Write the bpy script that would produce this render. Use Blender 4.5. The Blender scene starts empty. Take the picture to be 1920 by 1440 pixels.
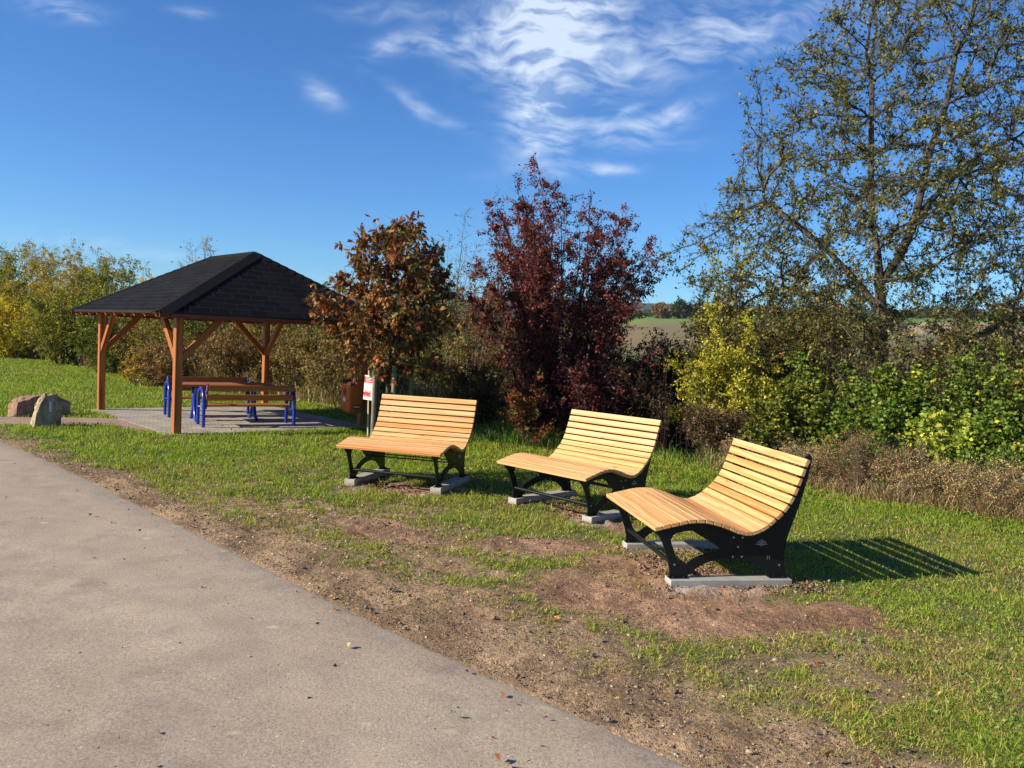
import bpy, math, random
import numpy as np
from mathutils import Vector, Matrix, Quaternion
rng = np.random.default_rng(7)
random.seed(7)
PI = math.pi
scn = bpy.context.scene
C = scn.collection

# ------------------------------------------------------------------ camera
EYE = 1.65
cam_d = bpy.data.cameras.new('camera')
cam_d.sensor_width = 36.0
cam_d.lens = 36.0 * 1538.4 / 1920.0
cam_d.clip_start = 0.05
cam_d.clip_end = 12000
cam = bpy.data.objects.new('camera', cam_d)
C.objects.link(cam)
PITCH, ROLL = math.radians(3.111), math.radians(2.617)
cam.matrix_world = (Matrix.Translation((0, 0, EYE)) @ Matrix.Rotation(PI / 2 - PITCH, 4, 'X') @ Matrix.Rotation(ROLL, 4, 'Z'))
scn.camera = cam

# ------------------------------------------------------------------ light
SUN_EL = math.radians(27.5)
SUN_AZ = math.radians(20.0 + 180.0)          # mathematical azimuth of the direction towards the sun
to_sun = Vector((math.cos(SUN_EL) * math.cos(SUN_AZ), math.cos(SUN_EL) * math.sin(SUN_AZ), math.sin(SUN_EL)))
sun_d = bpy.data.lights.new('sun', 'SUN')
sun_d.energy = 5.0
sun_d.angle = math.radians(0.5)
sun_d.color = (1.0, 0.91, 0.74)
sun = bpy.data.objects.new('sun', sun_d)
C.objects.link(sun)
sun.rotation_euler = to_sun.to_track_quat('Z', 'Y').to_euler()

scn.view_settings.view_transform = 'Standard'
scn.view_settings.look = 'None'
scn.view_settings.gamma = 1.0
scn.view_settings.exposure = 0.76

world = bpy.data.worlds.new('World')
scn.world = world
world.use_nodes = True
wt = world.node_tree
for n in list(wt.nodes):
    wt.nodes.remove(n)


def wn(kind, **kw):
    n = wt.nodes.new(kind)
    for k, v in kw.items():
        setattr(n, k, v)
    return n


def wmath(op, a, b=None, c=None, clamp=False):
    n = wt.nodes.new('ShaderNodeMath')
    n.operation = op
    n.use_clamp = clamp
    for i, v in enumerate((a, b, c)):
        if v is None:
            continue
        if isinstance(v, (int, float)):
            n.inputs[i].default_value = v
        else:
            wt.links.new(v, n.inputs[i])
    return n.outputs[0]


sky = wn('ShaderNodeTexSky', sky_type='NISHITA', sun_disc=False)
sky.sun_elevation = SUN_EL
sky.sun_rotation = math.radians(90) - SUN_AZ
sky.air_density = 1.0
sky.dust_density = 0.0
sky.ozone_density = 3.0
sky.altitude = 300
hs = wn('ShaderNodeHueSaturation')
hs.inputs['Saturation'].default_value = 1.12
hs.inputs['Value'].default_value = 1.0
tint = wn('ShaderNodeMix', data_type='RGBA', blend_type='MULTIPLY')
tint.inputs['Factor'].default_value = 1.0
tint.inputs['B'].default_value = (1.22, 1.0, 1.10, 1)
wt.links.new(sky.outputs[0], tint.inputs['A'])
wt.links.new(tint.outputs['Result'], hs.inputs['Color'])
deep = wn('ShaderNodeMix', data_type='RGBA', blend_type='MULTIPLY')
deep.inputs['Factor'].default_value = 1.0
deep.inputs['B'].default_value = (0.36, 0.74, 0.93, 1)
wt.links.new(hs.outputs[0], deep.inputs['A'])
tc = wn('ShaderNodeTexCoord')
sep = wn('ShaderNodeSeparateXYZ')
wt.links.new(tc.outputs['Generated'], sep.inputs[0])
ysafe = wmath('MAXIMUM', sep.outputs[1], 0.05)
az = wmath('DIVIDE', sep.outputs[0], ysafe)
el = wmath('DIVIDE', sep.outputs[2], ysafe)
comb = wn('ShaderNodeCombineXYZ')
wt.links.new(az, comb.inputs[0])
wt.links.new(el, comb.inputs[1])
warp = wn('ShaderNodeTexNoise')
warp.inputs['Scale'].default_value = 5.0
warp.inputs['Detail'].default_value = 4
wt.links.new(comb.outputs[0], warp.inputs['Vector'])
vm = wn('ShaderNodeVectorMath', operation='MULTIPLY_ADD')
wt.links.new(warp.outputs['Color'], vm.inputs[0])
vm.inputs[1].default_value = (0.14, 0.13, 0)
wt.links.new(comb.outputs[0], vm.inputs[2])
mp = wn('ShaderNodeMapping')
mp.inputs['Rotation'].default_value = (0, 0, math.radians(-6))
mp.inputs['Scale'].default_value = (4.6, 15, 1)
wt.links.new(vm.outputs[0], mp.inputs['Vector'])
wisp = wn('ShaderNodeTexNoise')
wisp.inputs['Scale'].default_value = 1.4
wisp.inputs['Detail'].default_value = 9
wisp.inputs['Roughness'].default_value = 0.62
wt.links.new(mp.outputs[0], wisp.inputs['Vector'])
warp2 = wn('ShaderNodeTexNoise')
warp2.inputs['Scale'].default_value = 9
warp2.inputs['Detail'].default_value = 5
wt.links.new(comb.outputs[0], warp2.inputs['Vector'])
wsep = wn('ShaderNodeSeparateColor')
wt.links.new(warp2.outputs['Color'], wsep.inputs[0])
azw = wmath('ADD', az, wmath('MULTIPLY', wmath('SUBTRACT', wsep.outputs[0], 0.5), 0.05))
elw = wmath('ADD', el, wmath('MULTIPLY', wmath('SUBTRACT', wsep.outputs[1], 0.5), 0.04))
# cirrus: soft elliptical areas of the sky dome (azimuth ratio, elevation ratio, half sizes, tilt, strength)
CLOUDS = [
    (0.045, 0.42, 0.080, 0.050, 4, 1.15), (0.030, 0.37, 0.070, 0.045, -8, 1.1), (0.020, 0.315, 0.055, 0.045, -8, .95), (0.012, 0.265, 0.030, 0.035, -8, .9), (0.02, 0.235, 0.038, 0.020, 0, .55),
    (-0.10, 0.356, 0.085, 0.012, 9, .62), (-0.05, 0.335, 0.06, 0.012, -6, .45), (-0.13, 0.385, 0.09, 0.012, 0, .35), (-0.165, 0.345, 0.03, 0.010, 40, .35),
    (0.105, 0.262, 0.070, 0.012, 6, .62), (0.175, 0.281, 0.040, 0.011, 22, .7), (0.12, 0.245, 0.075, 0.010, 2, .4), (0.128, 0.283, 0.020, 0.0045, 22, .6),
    (0.20, 0.365, 0.075, 0.035, 12, .50), (0.27, 0.385, 0.06, 0.03, 0, .35), (0.13, 0.33, 0.08, 0.03, 20, .35), (0.10, 0.210, 0.032, 0.007, 6, .75),
    (-0.245, 0.287, 0.026, 0.011, -38, .6), (-0.115, 0.272, 0.042, 0.008, -32, .55), (-0.555, 0.372, 0.05, 0.012, -6, .5), (-0.40, 0.371, 0.022, 0.006, -10, .45),
    (-0.45, 0.085, 0.2, 0.010, -6, .22), (0.03, 0.205, 0.07, 0.010, 5, .3), (0.35, 0.42, 0.12, 0.04, 0, .3)]
tot = None
for (ca, ce, ra, re_, rot, st) in CLOUDS:
    c_, s_ = math.cos(math.radians(rot)), math.sin(math.radians(rot))
    dx = wmath('SUBTRACT', azw, ca)
    dy = wmath('SUBTRACT', elw, ce)
    u = wmath('MULTIPLY_ADD', dx, c_ / ra, wmath('MULTIPLY', dy, s_ / ra))
    v = wmath('MULTIPLY_ADD', dy, c_ / re_, wmath('MULTIPLY', dx, -s_ / re_))
    q = wmath('ADD', wmath('MULTIPLY', u, u), wmath('MULTIPLY', v, v))
    g = wmath('MULTIPLY', wmath('EXPONENT', wmath('MULTIPLY', q, -1.0)), st)
    tot = g if tot is None else wmath('ADD', tot, g)
mpf = wn('ShaderNodeMapping')
mpf.inputs['Rotation'].default_value = (0, 0, math.radians(14))
mpf.inputs['Scale'].default_value = (17, 46, 1)
wt.links.new(vm.outputs[0], mpf.inputs['Vector'])
wispf = wn('ShaderNodeTexNoise')
wispf.inputs['Scale'].default_value = 1.6
wispf.inputs['Detail'].default_value = 7
wt.links.new(mpf.outputs[0], wispf.inputs['Vector'])
w1 = wmath('ADD', wmath('MULTIPLY_ADD', wisp.outputs['Fac'], 2.4, -0.80), wmath('MULTIPLY_ADD', wispf.outputs['Fac'], 2.3, -1.13))
alpha = wmath('MULTIPLY', tot, wmath('ADD', wmath('MAXIMUM', w1, 0.04), wmath('MULTIPLY', tot, 0.13)))
alpha = wmath('MULTIPLY', alpha, 1.0, clamp=True)
alpha = wmath('MULTIPLY', alpha, wmath('GREATER_THAN', sep.outputs[1], 0.06))
alpha = wmath('MULTIPLY', alpha, 0.72)
mix = wn('ShaderNodeMix', data_type='RGBA')
wt.links.new(alpha, mix.inputs['Factor'])
wt.links.new(deep.outputs['Result'], mix.inputs['A'])
mix.inputs['B'].default_value = (6.2, 7.0, 7.9, 1)
bg = wn('ShaderNodeBackground')
bg.inputs['Strength'].default_value = 0.09
wt.links.new(mix.outputs['Result'], bg.inputs['Color'])
wo = wn('ShaderNodeOutputWorld')
wt.links.new(bg.outputs[0], wo.inputs['Surface'])


# ------------------------------------------------------------------ numpy noise
def _h(ix, iy, seed):
    n = (ix.astype(np.int64) * 374761393 + iy.astype(np.int64) * 668265263 + seed * 1274126177) & 0xffffffff
    n = ((n ^ (n >> 13)) * 1274126177) & 0xffffffff
    n = n ^ (n >> 16)
    return (n & 0xffff) / 65535.0


def vnoise(x, y, seed=0):
    ix = np.floor(x); iy = np.floor(y)
    fx = x - ix; fy = y - iy
    fx = fx * fx * (3 - 2 * fx); fy = fy * fy * (3 - 2 * fy)
    a = _h(ix, iy, seed); b = _h(ix + 1, iy, seed); c = _h(ix, iy + 1, seed); d = _h(ix + 1, iy + 1, seed)
    return (a * (1 - fx) + b * fx) * (1 - fy) + (c * (1 - fx) + d * fx) * fy


def fbm(x, y, seed=0, o=4):
    s = 0; w = .5; t = 0
    for i in range(o):
        s = s + w * vnoise(x * 2 ** i + i * 17.3, y * 2 ** i - i * 9.1, seed + i); t += w; w *= .5
    return s / t


def sstep(a, b, x):
    t = np.clip((x - a) / (b - a), 0, 1)
    return t * t * (3 - 2 * t)


# ------------------------------------------------------------------ object helpers
def tag(o, label=None, cat=None, group=None, kind=None):
    if label: o['label'] = label
    if cat: o['category'] = cat
    if group: o['group'] = group
    if kind: o['kind'] = kind
    return o


def empty(name, loc, rz=0):
    o = bpy.data.objects.new(name, None)
    C.objects.link(o)
    o.location = loc
    o.rotation_euler = (0, 0, rz)
    o.empty_display_size = .2
    return o


def mesh_np(name, V, F, mat=None, parent=None, col=None, smooth=False, uv=None):
    """F: list of int arrays, each (m,k)"""
    if not isinstance(F, (list, tuple)):
        F = [F]
    me = bpy.data.meshes.new(name)
    V = np.asarray(V, np.float32)
    me.vertices.add(len(V))
    me.vertices.foreach_set('co', V.ravel())
    F = [np.asarray(f, np.int32) for f in F if len(f)]
    loops = np.concatenate([f.ravel() for f in F])
    sizes = np.concatenate([np.full(len(f), f.shape[1], np.int32) for f in F])
    starts = np.concatenate([[0], np.cumsum(sizes)[:-1]]).astype(np.int32)
    me.loops.add(len(loops))
    me.loops.foreach_set('vertex_index', loops)
    me.polygons.add(len(sizes))
    me.polygons.foreach_set('loop_start', starts)
    try:
        me.polygons.foreach_set('loop_total', sizes)
    except Exception:
        pass
    if smooth:
        me.polygons.foreach_set('use_smooth', np.ones(len(sizes), bool))
    me.update(calc_edges=True)
    if col is not None:
        a = me.color_attributes.new('Col', 'FLOAT_COLOR', 'POINT')
        c4 = np.ones((len(V), 4), np.float32)
        c4[:, :3] = col
        a.data.foreach_set('color', c4.ravel())
    if mat: me.materials.append(mat)
    o = bpy.data.objects.new(name, me)
    C.objects.link(o)
    if parent: o.parent = parent
    return o


class MB:
    """collects simple solids; build() links them as ONE mesh"""
    def __init__(s):
        s.v = []; s.f = []; s.sm = []

    def add(s, vs, fs, smooth=False):
        b = len(s.v)
        s.v += [tuple(p) for p in vs]
        for f in fs:
            s.f.append(tuple(i + b for i in f)); s.sm.append(smooth)

    def box(s, x0, x1, y0, y1, z0, z1, M=None, ch=0.0):
        if ch <= 0:
            vs = [Vector((x, y, z)) for z in (z0, z1) for y in (y0, y1) for x in (x0, x1)]
            fs = [(0, 2, 3, 1), (4, 5, 7, 6), (0, 1, 5, 4), (2, 6, 7, 3), (0, 4, 6, 2), (1, 3, 7, 5)]
        else:
            # chamfered box: 24 verts
            vs = []; idx = {}
            for i, x in enumerate((x0, x1)):
                for j, y in enumerate((y0, y1)):
                    for k, z in enumerate((z0, z1)):
                        sx = ch if i == 0 else -ch; sy = ch if j == 0 else -ch; sz = ch if k == 0 else -ch
                        idx[(i, j, k, 0)] = len(vs); vs.append(Vector((x, y + sy, z + sz)))
                        idx[(i, j, k, 1)] = len(vs); vs.append(Vector((x + sx, y, z + sz)))
                        idx[(i, j, k, 2)] = len(vs); vs.append(Vector((x + sx, y + sy, z)))
            g = lambda i, j, k, a: idx[(i, j, k, a)]
            fs = []
            for i in (0, 1):
                q = [g(i, 0, 0, 0), g(i, 0, 1, 0), g(i, 1, 1, 0), g(i, 1, 0, 0)]; fs.append(q if i == 0 else q[::-1])
                q = [g(0, i, 0, 1), g(1, i, 0, 1), g(1, i, 1, 1), g(0, i, 1, 1)]; fs.append(q if i == 0 else q[::-1])
                q = [g(0, 0, i, 2), g(0, 1, i, 2), g(1, 1, i, 2), g(1, 0, i, 2)]; fs.append(q if i == 0 else q[::-1])
            for j in (0, 1):
                for k in (0, 1):
                    q = [g(0, j, k, 1), g(1, j, k, 1), g(1, j, k, 2), g(0, j, k, 2)]; fs.append(q)
                    q = [g(j, 0, k, 0), g(j, 1, k, 0), g(j, 1, k, 2), g(j, 0, k, 2)]; fs.append(q)
                    q = [g(j, k, 0, 0), g(j, k, 1, 0), g(j, k, 1, 1), g(j, k, 0, 1)]; fs.append(q)
                    for i in (0, 1):
                        fs.append([g(i, j, k, 0), g(i, j, k, 1), g(i, j, k, 2)])
        if M is not None: vs = [M @ v for v in vs]
        s.add(vs, fs)
        return s

    def beam(s, a, b, w, h, ch=0.0, up=(0, 0, 1), ext=0):
        a = Vector(a); b = Vector(b); d = (b - a); L = d.length; d.normalize()
        up = Vector(up); side = d.cross(up)
        if side.length < 1e-4: side = Vector((1, 0, 0))
        side.normalize(); u2 = side.cross(d).normalized()
        M = Matrix((( side.x, d.x, u2.x, a.x), (side.y, d.y, u2.y, a.y), (side.z, d.z, u2.z, a.z), (0, 0, 0, 1)))
        return s.box(-w / 2, w / 2, -ext, L + ext, -h / 2, h / 2, M, ch)

    def tube(s, pts, r, n=10, cap=True):
        pts = [Vector(p) for p in pts]
        rs = r if isinstance(r, (list, tuple)) else [r] * len(pts)
        vs = []; fs = []
        ref = None
        for i, p in enumerate(pts):
            d = (pts[min(i + 1, len(pts) - 1)] - pts[max(i - 1, 0)]).normalized()
            if ref is None:
                ref = d.orthogonal().normalized()
            ref = (ref - d * ref.dot(d)).normalized()
            q = d.cross(ref)
            for k in range(n):
                a = 2 * PI * k / n
                vs.append(p + (ref * math.cos(a) + q * math.sin(a)) * rs[i])
        for i in range(len(pts) - 1):
            for k in range(n):
                fs.append((i * n + k, i * n + (k + 1) % n, (i + 1) * n + (k + 1) % n, (i + 1) * n + k))
        s.add(vs, fs, True)
        if cap:
            s.add(vs[:n][::-1], [tuple(range(n))]); s.add(vs[-n:], [tuple(range(n))])
        return s

    def build(s, name, mat, parent=None, bevel=0):
        me = bpy.data.meshes.new(name)
        me.from_pydata(s.v, [], s.f)
        me.polygons.foreach_set('use_smooth', s.sm)
        if mat: me.materials.append(mat)
        me.update()
        o = bpy.data.objects.new(name, me)
        C.objects.link(o)
        if parent: o.parent = parent
        if bevel:
            m = o.modifiers.new('bevel', 'BEVEL'); m.width = bevel; m.segments = 2; m.limit_method = 'ANGLE'
        return o


def timber(a, b, w, h, name, mat, parent, ch=.004):
    """squared timber from a to b, modelled along its own x axis so that the grain follows it"""
    a = Vector(a); b = Vector(b); d = b - a; L = d.length; d.normalize()
    ref = Vector((0, 0, 1)) if abs(d.z) < .95 else Vector((0, 1, 0))
    y = ref.cross(d).normalized(); z = d.cross(y)
    mb_ = MB(); mb_.box(0, L, -w / 2, w / 2, -h / 2, h / 2, None, ch)
    o = mb_.build(name, mat, parent)
    o.matrix_local = Matrix(((d.x, y.x, z.x, a.x), (d.y, y.y, z.y, a.y), (d.z, y.z, z.z, a.z), (0, 0, 0, 1)))
    return o


def ngon_plate(outer, holes, thick, axis_u, name, mat, parent):
    """plate in the local (y,z) plane at x=axis_u, cut from a 2D outline with holes"""
    cu = bpy.data.curves.new(name, 'CURVE')
    cu.dimensions = '2D'; cu.fill_mode = 'BOTH'; cu.extrude = thick / 2; cu.bevel_depth = 0.0015; cu.resolution_u = 6
    for pts in [outer] + holes:
        sp = cu.splines.new('POLY')
        sp.points.add(len(pts) - 1)
        for p, q in zip(sp.points, pts): p.co = (q[0], q[1], 0, 1)
        sp.use_cyclic_u = True
    tmp = bpy.data.objects.new(name + '_tmp', cu)
    C.objects.link(tmp)
    dg = bpy.context.evaluated_depsgraph_get()
    me = bpy.data.meshes.new_from_object(tmp.evaluated_get(dg))
    bpy.data.objects.remove(tmp); bpy.data.curves.remove(cu)
    M = Matrix(((0, 0, 1, axis_u), (1, 0, 0, 0), (0, 1, 0, 0), (0, 0, 0, 1)))
    me.transform(M)
    me.materials.clear(); me.materials.append(mat)
    me.name = name
    o = bpy.data.objects.new(name, me)
    C.objects.link(o)
    o.parent = parent
    return o


# ------------------------------------------------------------------ materials
class NT:
    def __init__(s, name):
        s.m = bpy.data.materials.new(name); s.m.use_nodes = True
        s.t = s.m.node_tree
        s.p = s.t.nodes['Principled BSDF']; s.out = s.t.nodes['Material Output']
        s.tc = s.t.nodes.new('ShaderNodeTexCoord')

    def n(s, k, **kw):
        n = s.t.nodes.new(k)
        for a, b in kw.items(): setattr(n, a, b)
        return n

    def l(s, a, b): s.t.links.new(a, b)

    def setin(s, inp, v):
        if isinstance(v, (int, float, tuple)):
            inp.default_value = v if not (isinstance(v, tuple) and len(v) == 3 and inp.type == 'RGBA') else (*v, 1)
        else: s.l(v, inp)

    def mapping(s, scale=(1, 1, 1), rot=(0, 0, 0), src='Object'):
        m = s.n('ShaderNodeMapping'); m.inputs['Scale'].default_value = scale; m.inputs['Rotation'].default_value = rot
        s.l(s.tc.outputs[src], m.inputs['Vector']); return m.outputs[0]

    def noise(s, vec, scale, detail=4, rough=.55, dist=0, col=False):
        n = s.n('ShaderNodeTexNoise'); n.inputs['Scale'].default_value = scale; n.inputs['Detail'].default_value = detail
        n.inputs['Roughness'].default_value = rough; n.inputs['Distortion'].default_value = dist
        s.l(vec, n.inputs['Vector']); return n.outputs['Color' if col else 'Fac']

    def math(s, op, a, b=0.0, c=None, clamp=False):
        n = s.n('ShaderNodeMath', operation=op); n.use_clamp = clamp
        s.setin(n.inputs[0], a); s.setin(n.inputs[1], b)
        if c is not None: s.setin(n.inputs[2], c)
        return n.outputs[0]

    def ramp(s, fac, stops):
        r = s.n('ShaderNodeValToRGB'); e = r.color_ramp.elements
        while len(e) < len(stops): e.new(.5)
        for el_, (p, c) in zip(e, stops):
            el_.position = p; el_.color = (*c, 1) if len(c) == 3 else c
        s.l(fac, r.inputs[0]); return r.outputs[0]

    def mix(s, f, a, b, mode='MIX'):
        m = s.n('ShaderNodeMix', data_type='RGBA', blend_type=mode)
        s.setin(m.inputs['Factor'], f); s.setin(m.inputs['A'], a); s.setin(m.inputs['B'], b)
        return m.outputs['Result']

    def bump(s, h, strength=.3, dist=.01):
        b = s.n('ShaderNodeBump'); b.inputs['Strength'].default_value = strength; b.inputs['Distance'].default_value = dist
        s.l(h, b.inputs['Height']); s.l(b.outputs[0], s.p.inputs['Normal']); return b

    def base(s, c): s.setin(s.p.inputs['Base Color'], c)

    def rough(s, r): s.setin(s.p.inputs['Roughness'], r)


def g3(v): return (v, v, v)


def leaf_material(name, rough=.5, transl=.3, spec=.35):
    m = NT(name)
    a = m.n('ShaderNodeAttribute', attribute_name='Col')
    m.base(a.outputs['Color']); m.rough(rough); m.p.inputs['Specular IOR Level'].default_value = spec
    tr = m.n('ShaderNodeBsdfTranslucent')
    bright = m.mix(1.0, a.outputs['Color'], (1.25, 1.2, .7), 'MULTIPLY')
    m.l(bright, tr.inputs['Color'])
    ms = m.n('ShaderNodeMixShader'); ms.inputs[0].default_value = transl
    m.l(m.p.outputs[0], ms.inputs[1]); m.l(tr.outputs[0], ms.inputs[2]); m.l(ms.outputs[0], m.out.inputs['Surface'])
    return m.m


M = {}
M['leaf'] = leaf_material('leaf_surface', .5, .3, .22)
M['dry'] = leaf_material('dry_leaf_surface', .75, .15, .15)
M['grass'] = leaf_material('grass_blade_surface', .55, .4, .2)


def bark(name, c1, c2, sc=30):
    m = NT(name)
    v = m.mapping((1, 1, .3))
    n = m.noise(v, sc, 5, .65)
    m.base(m.ramp(n, [(.3, c1), (.7, c2)])); m.rough(.9); m.p.inputs['Specular IOR Level'].default_value = .15
    m.bump(n, .6, .01)
    return m.m


M['bark'] = bark('dark_bark', (.020, .016, .012), (.12, .105, .08), 14)
M['bark_grey'] = bark('grey_bark', (.10, .085, .065), (.26, .22, .17), 14)  # paler grey bark colour for the bare and feathery plants
M['twig_red'] = bark('reddish_bark', (.03, .014, .012), (.09, .05, .04), 20)
M['stake'] = bark('weathered_round_timber', (.13, .11, .07), (.30, .25, .17), 18)


def wood_mat(name, light, dark, tint, rough=.5, gscale=1.0, per=True, spec=.3):
    """timber with grain running along local x"""
    m = NT(name)
    geo = m.n('ShaderNodeNewGeometry')
    off = m.n('ShaderNodeVectorMath', operation='MULTIPLY_ADD')
    oi = m.n('ShaderNodeObjectInfo'); rnd = m.math('FRACT', m.math('ADD', m.math('MULTIPLY', oi.outputs['Random'], 3.71), geo.outputs['Random Per Island']))
    m.l(rnd, off.inputs[0]); off.inputs[1].default_value = (37, 19, 53)
    m.l(m.tc.outputs['Object'], off.inputs[2])
    mp_ = m.n('ShaderNodeMapping'); mp_.inputs['Scale'].default_value = (1.1 * gscale, 13 * gscale, 13 * gscale)
    m.l(off.outputs[0], mp_.inputs['Vector'])
    w = m.n('ShaderNodeTexWave', wave_type='RINGS', rings_direction='X')
    w.inputs['Scale'].default_value = 1.1; w.inputs['Distortion'].default_value = 7; w.inputs['Detail'].default_value = 3; w.inputs['Detail Scale'].default_value = 1.1
    m.l(mp_.outputs[0], w.inputs['Vector'])
    mf = m.n('ShaderNodeMapping'); mf.inputs['Scale'].default_value = (4, 160, 160)
    m.l(off.outputs[0], mf.inputs['Vector'])
    fine = m.noise(mf.outputs[0], 1, 3)
    g = m.math('ADD', m.math('MULTIPLY', w.outputs['Fac'], .75), m.math('MULTIPLY', fine, .42))
    c = m.ramp(g, [(.25, light), (.95, dark)])
    isl = m.ramp(rnd, [(0, (1, 1, 1)), (.25, (1.04, .94, .84)), (.42, (.98, 1.0, 1.0)), (.6, (1.0, .90, .78)), (.75, (.94, .95, .88)), (.88, (.98, .84, .70)), (.97, tint)])
    c = m.mix(1.0, c, isl, 'MULTIPLY')
    # knots
    vo = m.n('ShaderNodeTexVoronoi'); vo.inputs['Scale'].default_value = 1
    mk = m.n('ShaderNodeMapping'); mk.inputs['Scale'].default_value = (2.2, 9, 9); m.l(off.outputs[0], mk.inputs['Vector']); m.l(mk.outputs[0], vo.inputs['Vector'])
    kn = m.ramp(vo.outputs['Distance'], [(.0, (1, 1, 1)), (.045, (.9, .9, .9)), (.085, (0, 0, 0))])
    c = m.mix(kn, c, (dark[0] * .45, dark[1] * .38, dark[2] * .35))
    m.base(c); m.rough(rough); m.p.inputs['Specular IOR Level'].default_value = spec
    m.bump(g, .12, .004)
    return m.m


M['larch'] = wood_mat('oiled_larch_slat', (.68, .425, .19), (.56, .29, .11), (.98, .72, .52), .5)
M['brown_slat'] = wood_mat('brown_stained_slat', (.44, .165, .045), (.28, .09, .024), (.9, .85, .75), .45)
M['post'] = wood_mat('orange_stained_timber', (.43, .150, .034), (.25, .072, .016), (.92, .8, .7), .55, .6)


def simple(name, col, rough=.5, metal=0, spec=.5, var=.15, sc=8, bump=0.0, bs=60):
    m = NT(name)
    n = m.noise(m.mapping(), sc, 5)
    lo = tuple(c * (1 - var) for c in col); hi = tuple(min(1, c * (1 + var)) for c in col)
    m.base(m.ramp(n, [(.3, lo), (.7, hi)])); m.rough(rough); m.p.inputs['Metallic'].default_value = metal
    m.p.inputs['Specular IOR Level'].default_value = spec
    if bump: m.bump(m.noise(m.mapping(), bs, 4), bump, .004)
    return m.m


M['steel'] = simple('anthracite_powder_coat', (.006, .009, .010), .42, 0, .25, .15, 10)
M['bolt'] = simple('galvanised_bolt', (.42, .42, .42), .35, .8, .5)
M['blue'] = simple('blue_powder_coat', (.012, .035, .30), .25, 0, .5, .06)
M['orange'] = simple('orange_plastic', (.62, .125, .018), .42, 0, .45, .07)
M['opening_shade'] = simple('shadowed_opening', (.02, .008, .004), .8)  # near-black colour paints the shade inside the bin opening
M['white'] = simple('white_sheet', (.8, .8, .8), .4, 0, .4, .03)
M['red'] = simple('red_print', (.62, .03, .03), .4, 0, .4, .05)
M['black'] = simple('black_print', (.02, .02, .02), .5)
M['greytext'] = simple('grey_print', (.6, .6, .6), .5)
M['green_tie'] = simple('green_tie_band', (.015, .16, .09), .5)
M['plaque'] = simple('pale_plaque', (.66, .72, .76), .3, 0, .5, .05)
M['eaves'] = simple('red_brown_fascia', (.17, .035, .018), .55, 0, .3, .15)
M['lath'] = simple('pale_lath', (.45, .36, .24), .7, 0, .2, .2, 20)
M['housewall'] = simple('pale_render', (.7, .68, .64), .8)
M['houseroof'] = simple('red_tiles', (.25, .09, .05), .8)


def concrete():
    m = NT('cast_concrete')
    v = m.mapping()
    n = m.noise(v, 6, 6, .6); f = m.noise(v, 120, 3)
    c = m.ramp(n, [(.25, (.30, .28, .24)), (.75, (.47, .44, .385))])
    c = m.mix(.35, c, m.ramp(f, [(.3, g3(.45)), (.7, g3(1.0))]), 'MULTIPLY')
    # soil splashes along the bottom edge
    sx = m.n('ShaderNodeSeparateXYZ'); m.l(m.tc.outputs['Object'], sx.inputs[0])
    s_ = m.math('ADD', sx.outputs[2], m.math('MULTIPLY', m.noise(v, 14, 4), .09))
    c = m.mix(m.ramp(s_, [(.055, (1, 1, 1)), (.085, (0, 0, 0))]), c, (.22, .15, .10))
    m.base(c); m.rough(.85); m.p.inputs['Specular IOR Level'].default_value = .2
    m.bump(f, .3, .003)
    return m.m


M['concrete'] = concrete()


def shingles():
    m = NT('black_shingles')
    uv = m.n('ShaderNodeUVMap'); uv.uv_map = 'UVMap'
    b = m.n('ShaderNodeTexBrick'); b.offset = .5
    b.inputs['Scale'].default_value = 1; b.inputs['Brick Width'].default_value = .30; b.inputs['Row Height'].default_value = .135
    b.inputs['Mortar Size'].default_value = .006; b.inputs['Mortar Smooth'].default_value = .2; b.inputs['Bias'].default_value = 0
    b.inputs['Color1'].default_value = (.008, .008, .009, 1); b.inputs['Color2'].default_value = (.0145, .014, .0145, 1); b.inputs['Mortar'].default_value = (.032, .032, .034, 1)
    m.l(uv.outputs[0], b.inputs['Vector'])
    gr = m.noise(m.mapping(), 260, 2)
    c = m.mix(.6, b.outputs['Color'], m.ramp(gr, [(.3, g3(.45)), (.7, g3(1.5))]), 'MULTIPLY')
    wn_ = m.noise(m.mapping((1, 1, 6)), 1.2, 4)
    c = m.mix(.5, c, m.ramp(wn_, [(.3, g3(.75)), (.7, g3(1.3))]), 'MULTIPLY')
    m.base(c); m.rough(.95); m.p.inputs['Specular IOR Level'].default_value = .06
    # saw-tooth height per row so that every course laps over the one below
    sx = m.n('ShaderNodeSeparateXYZ'); m.l(uv.outputs[0], sx.inputs[0])
    saw = m.math('FRACT', m.math('DIVIDE', sx.outputs[1], .135))
    h = m.math('ADD', m.math('MULTIPLY', saw, -.6), m.math('MULTIPLY', b.outputs['Fac'], -.5))
    m.bump(m.math('ADD', h, m.math('MULTIPLY', gr, .25)), .8, .02)
    return m.m


M['shingle'] = shingles()


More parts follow.
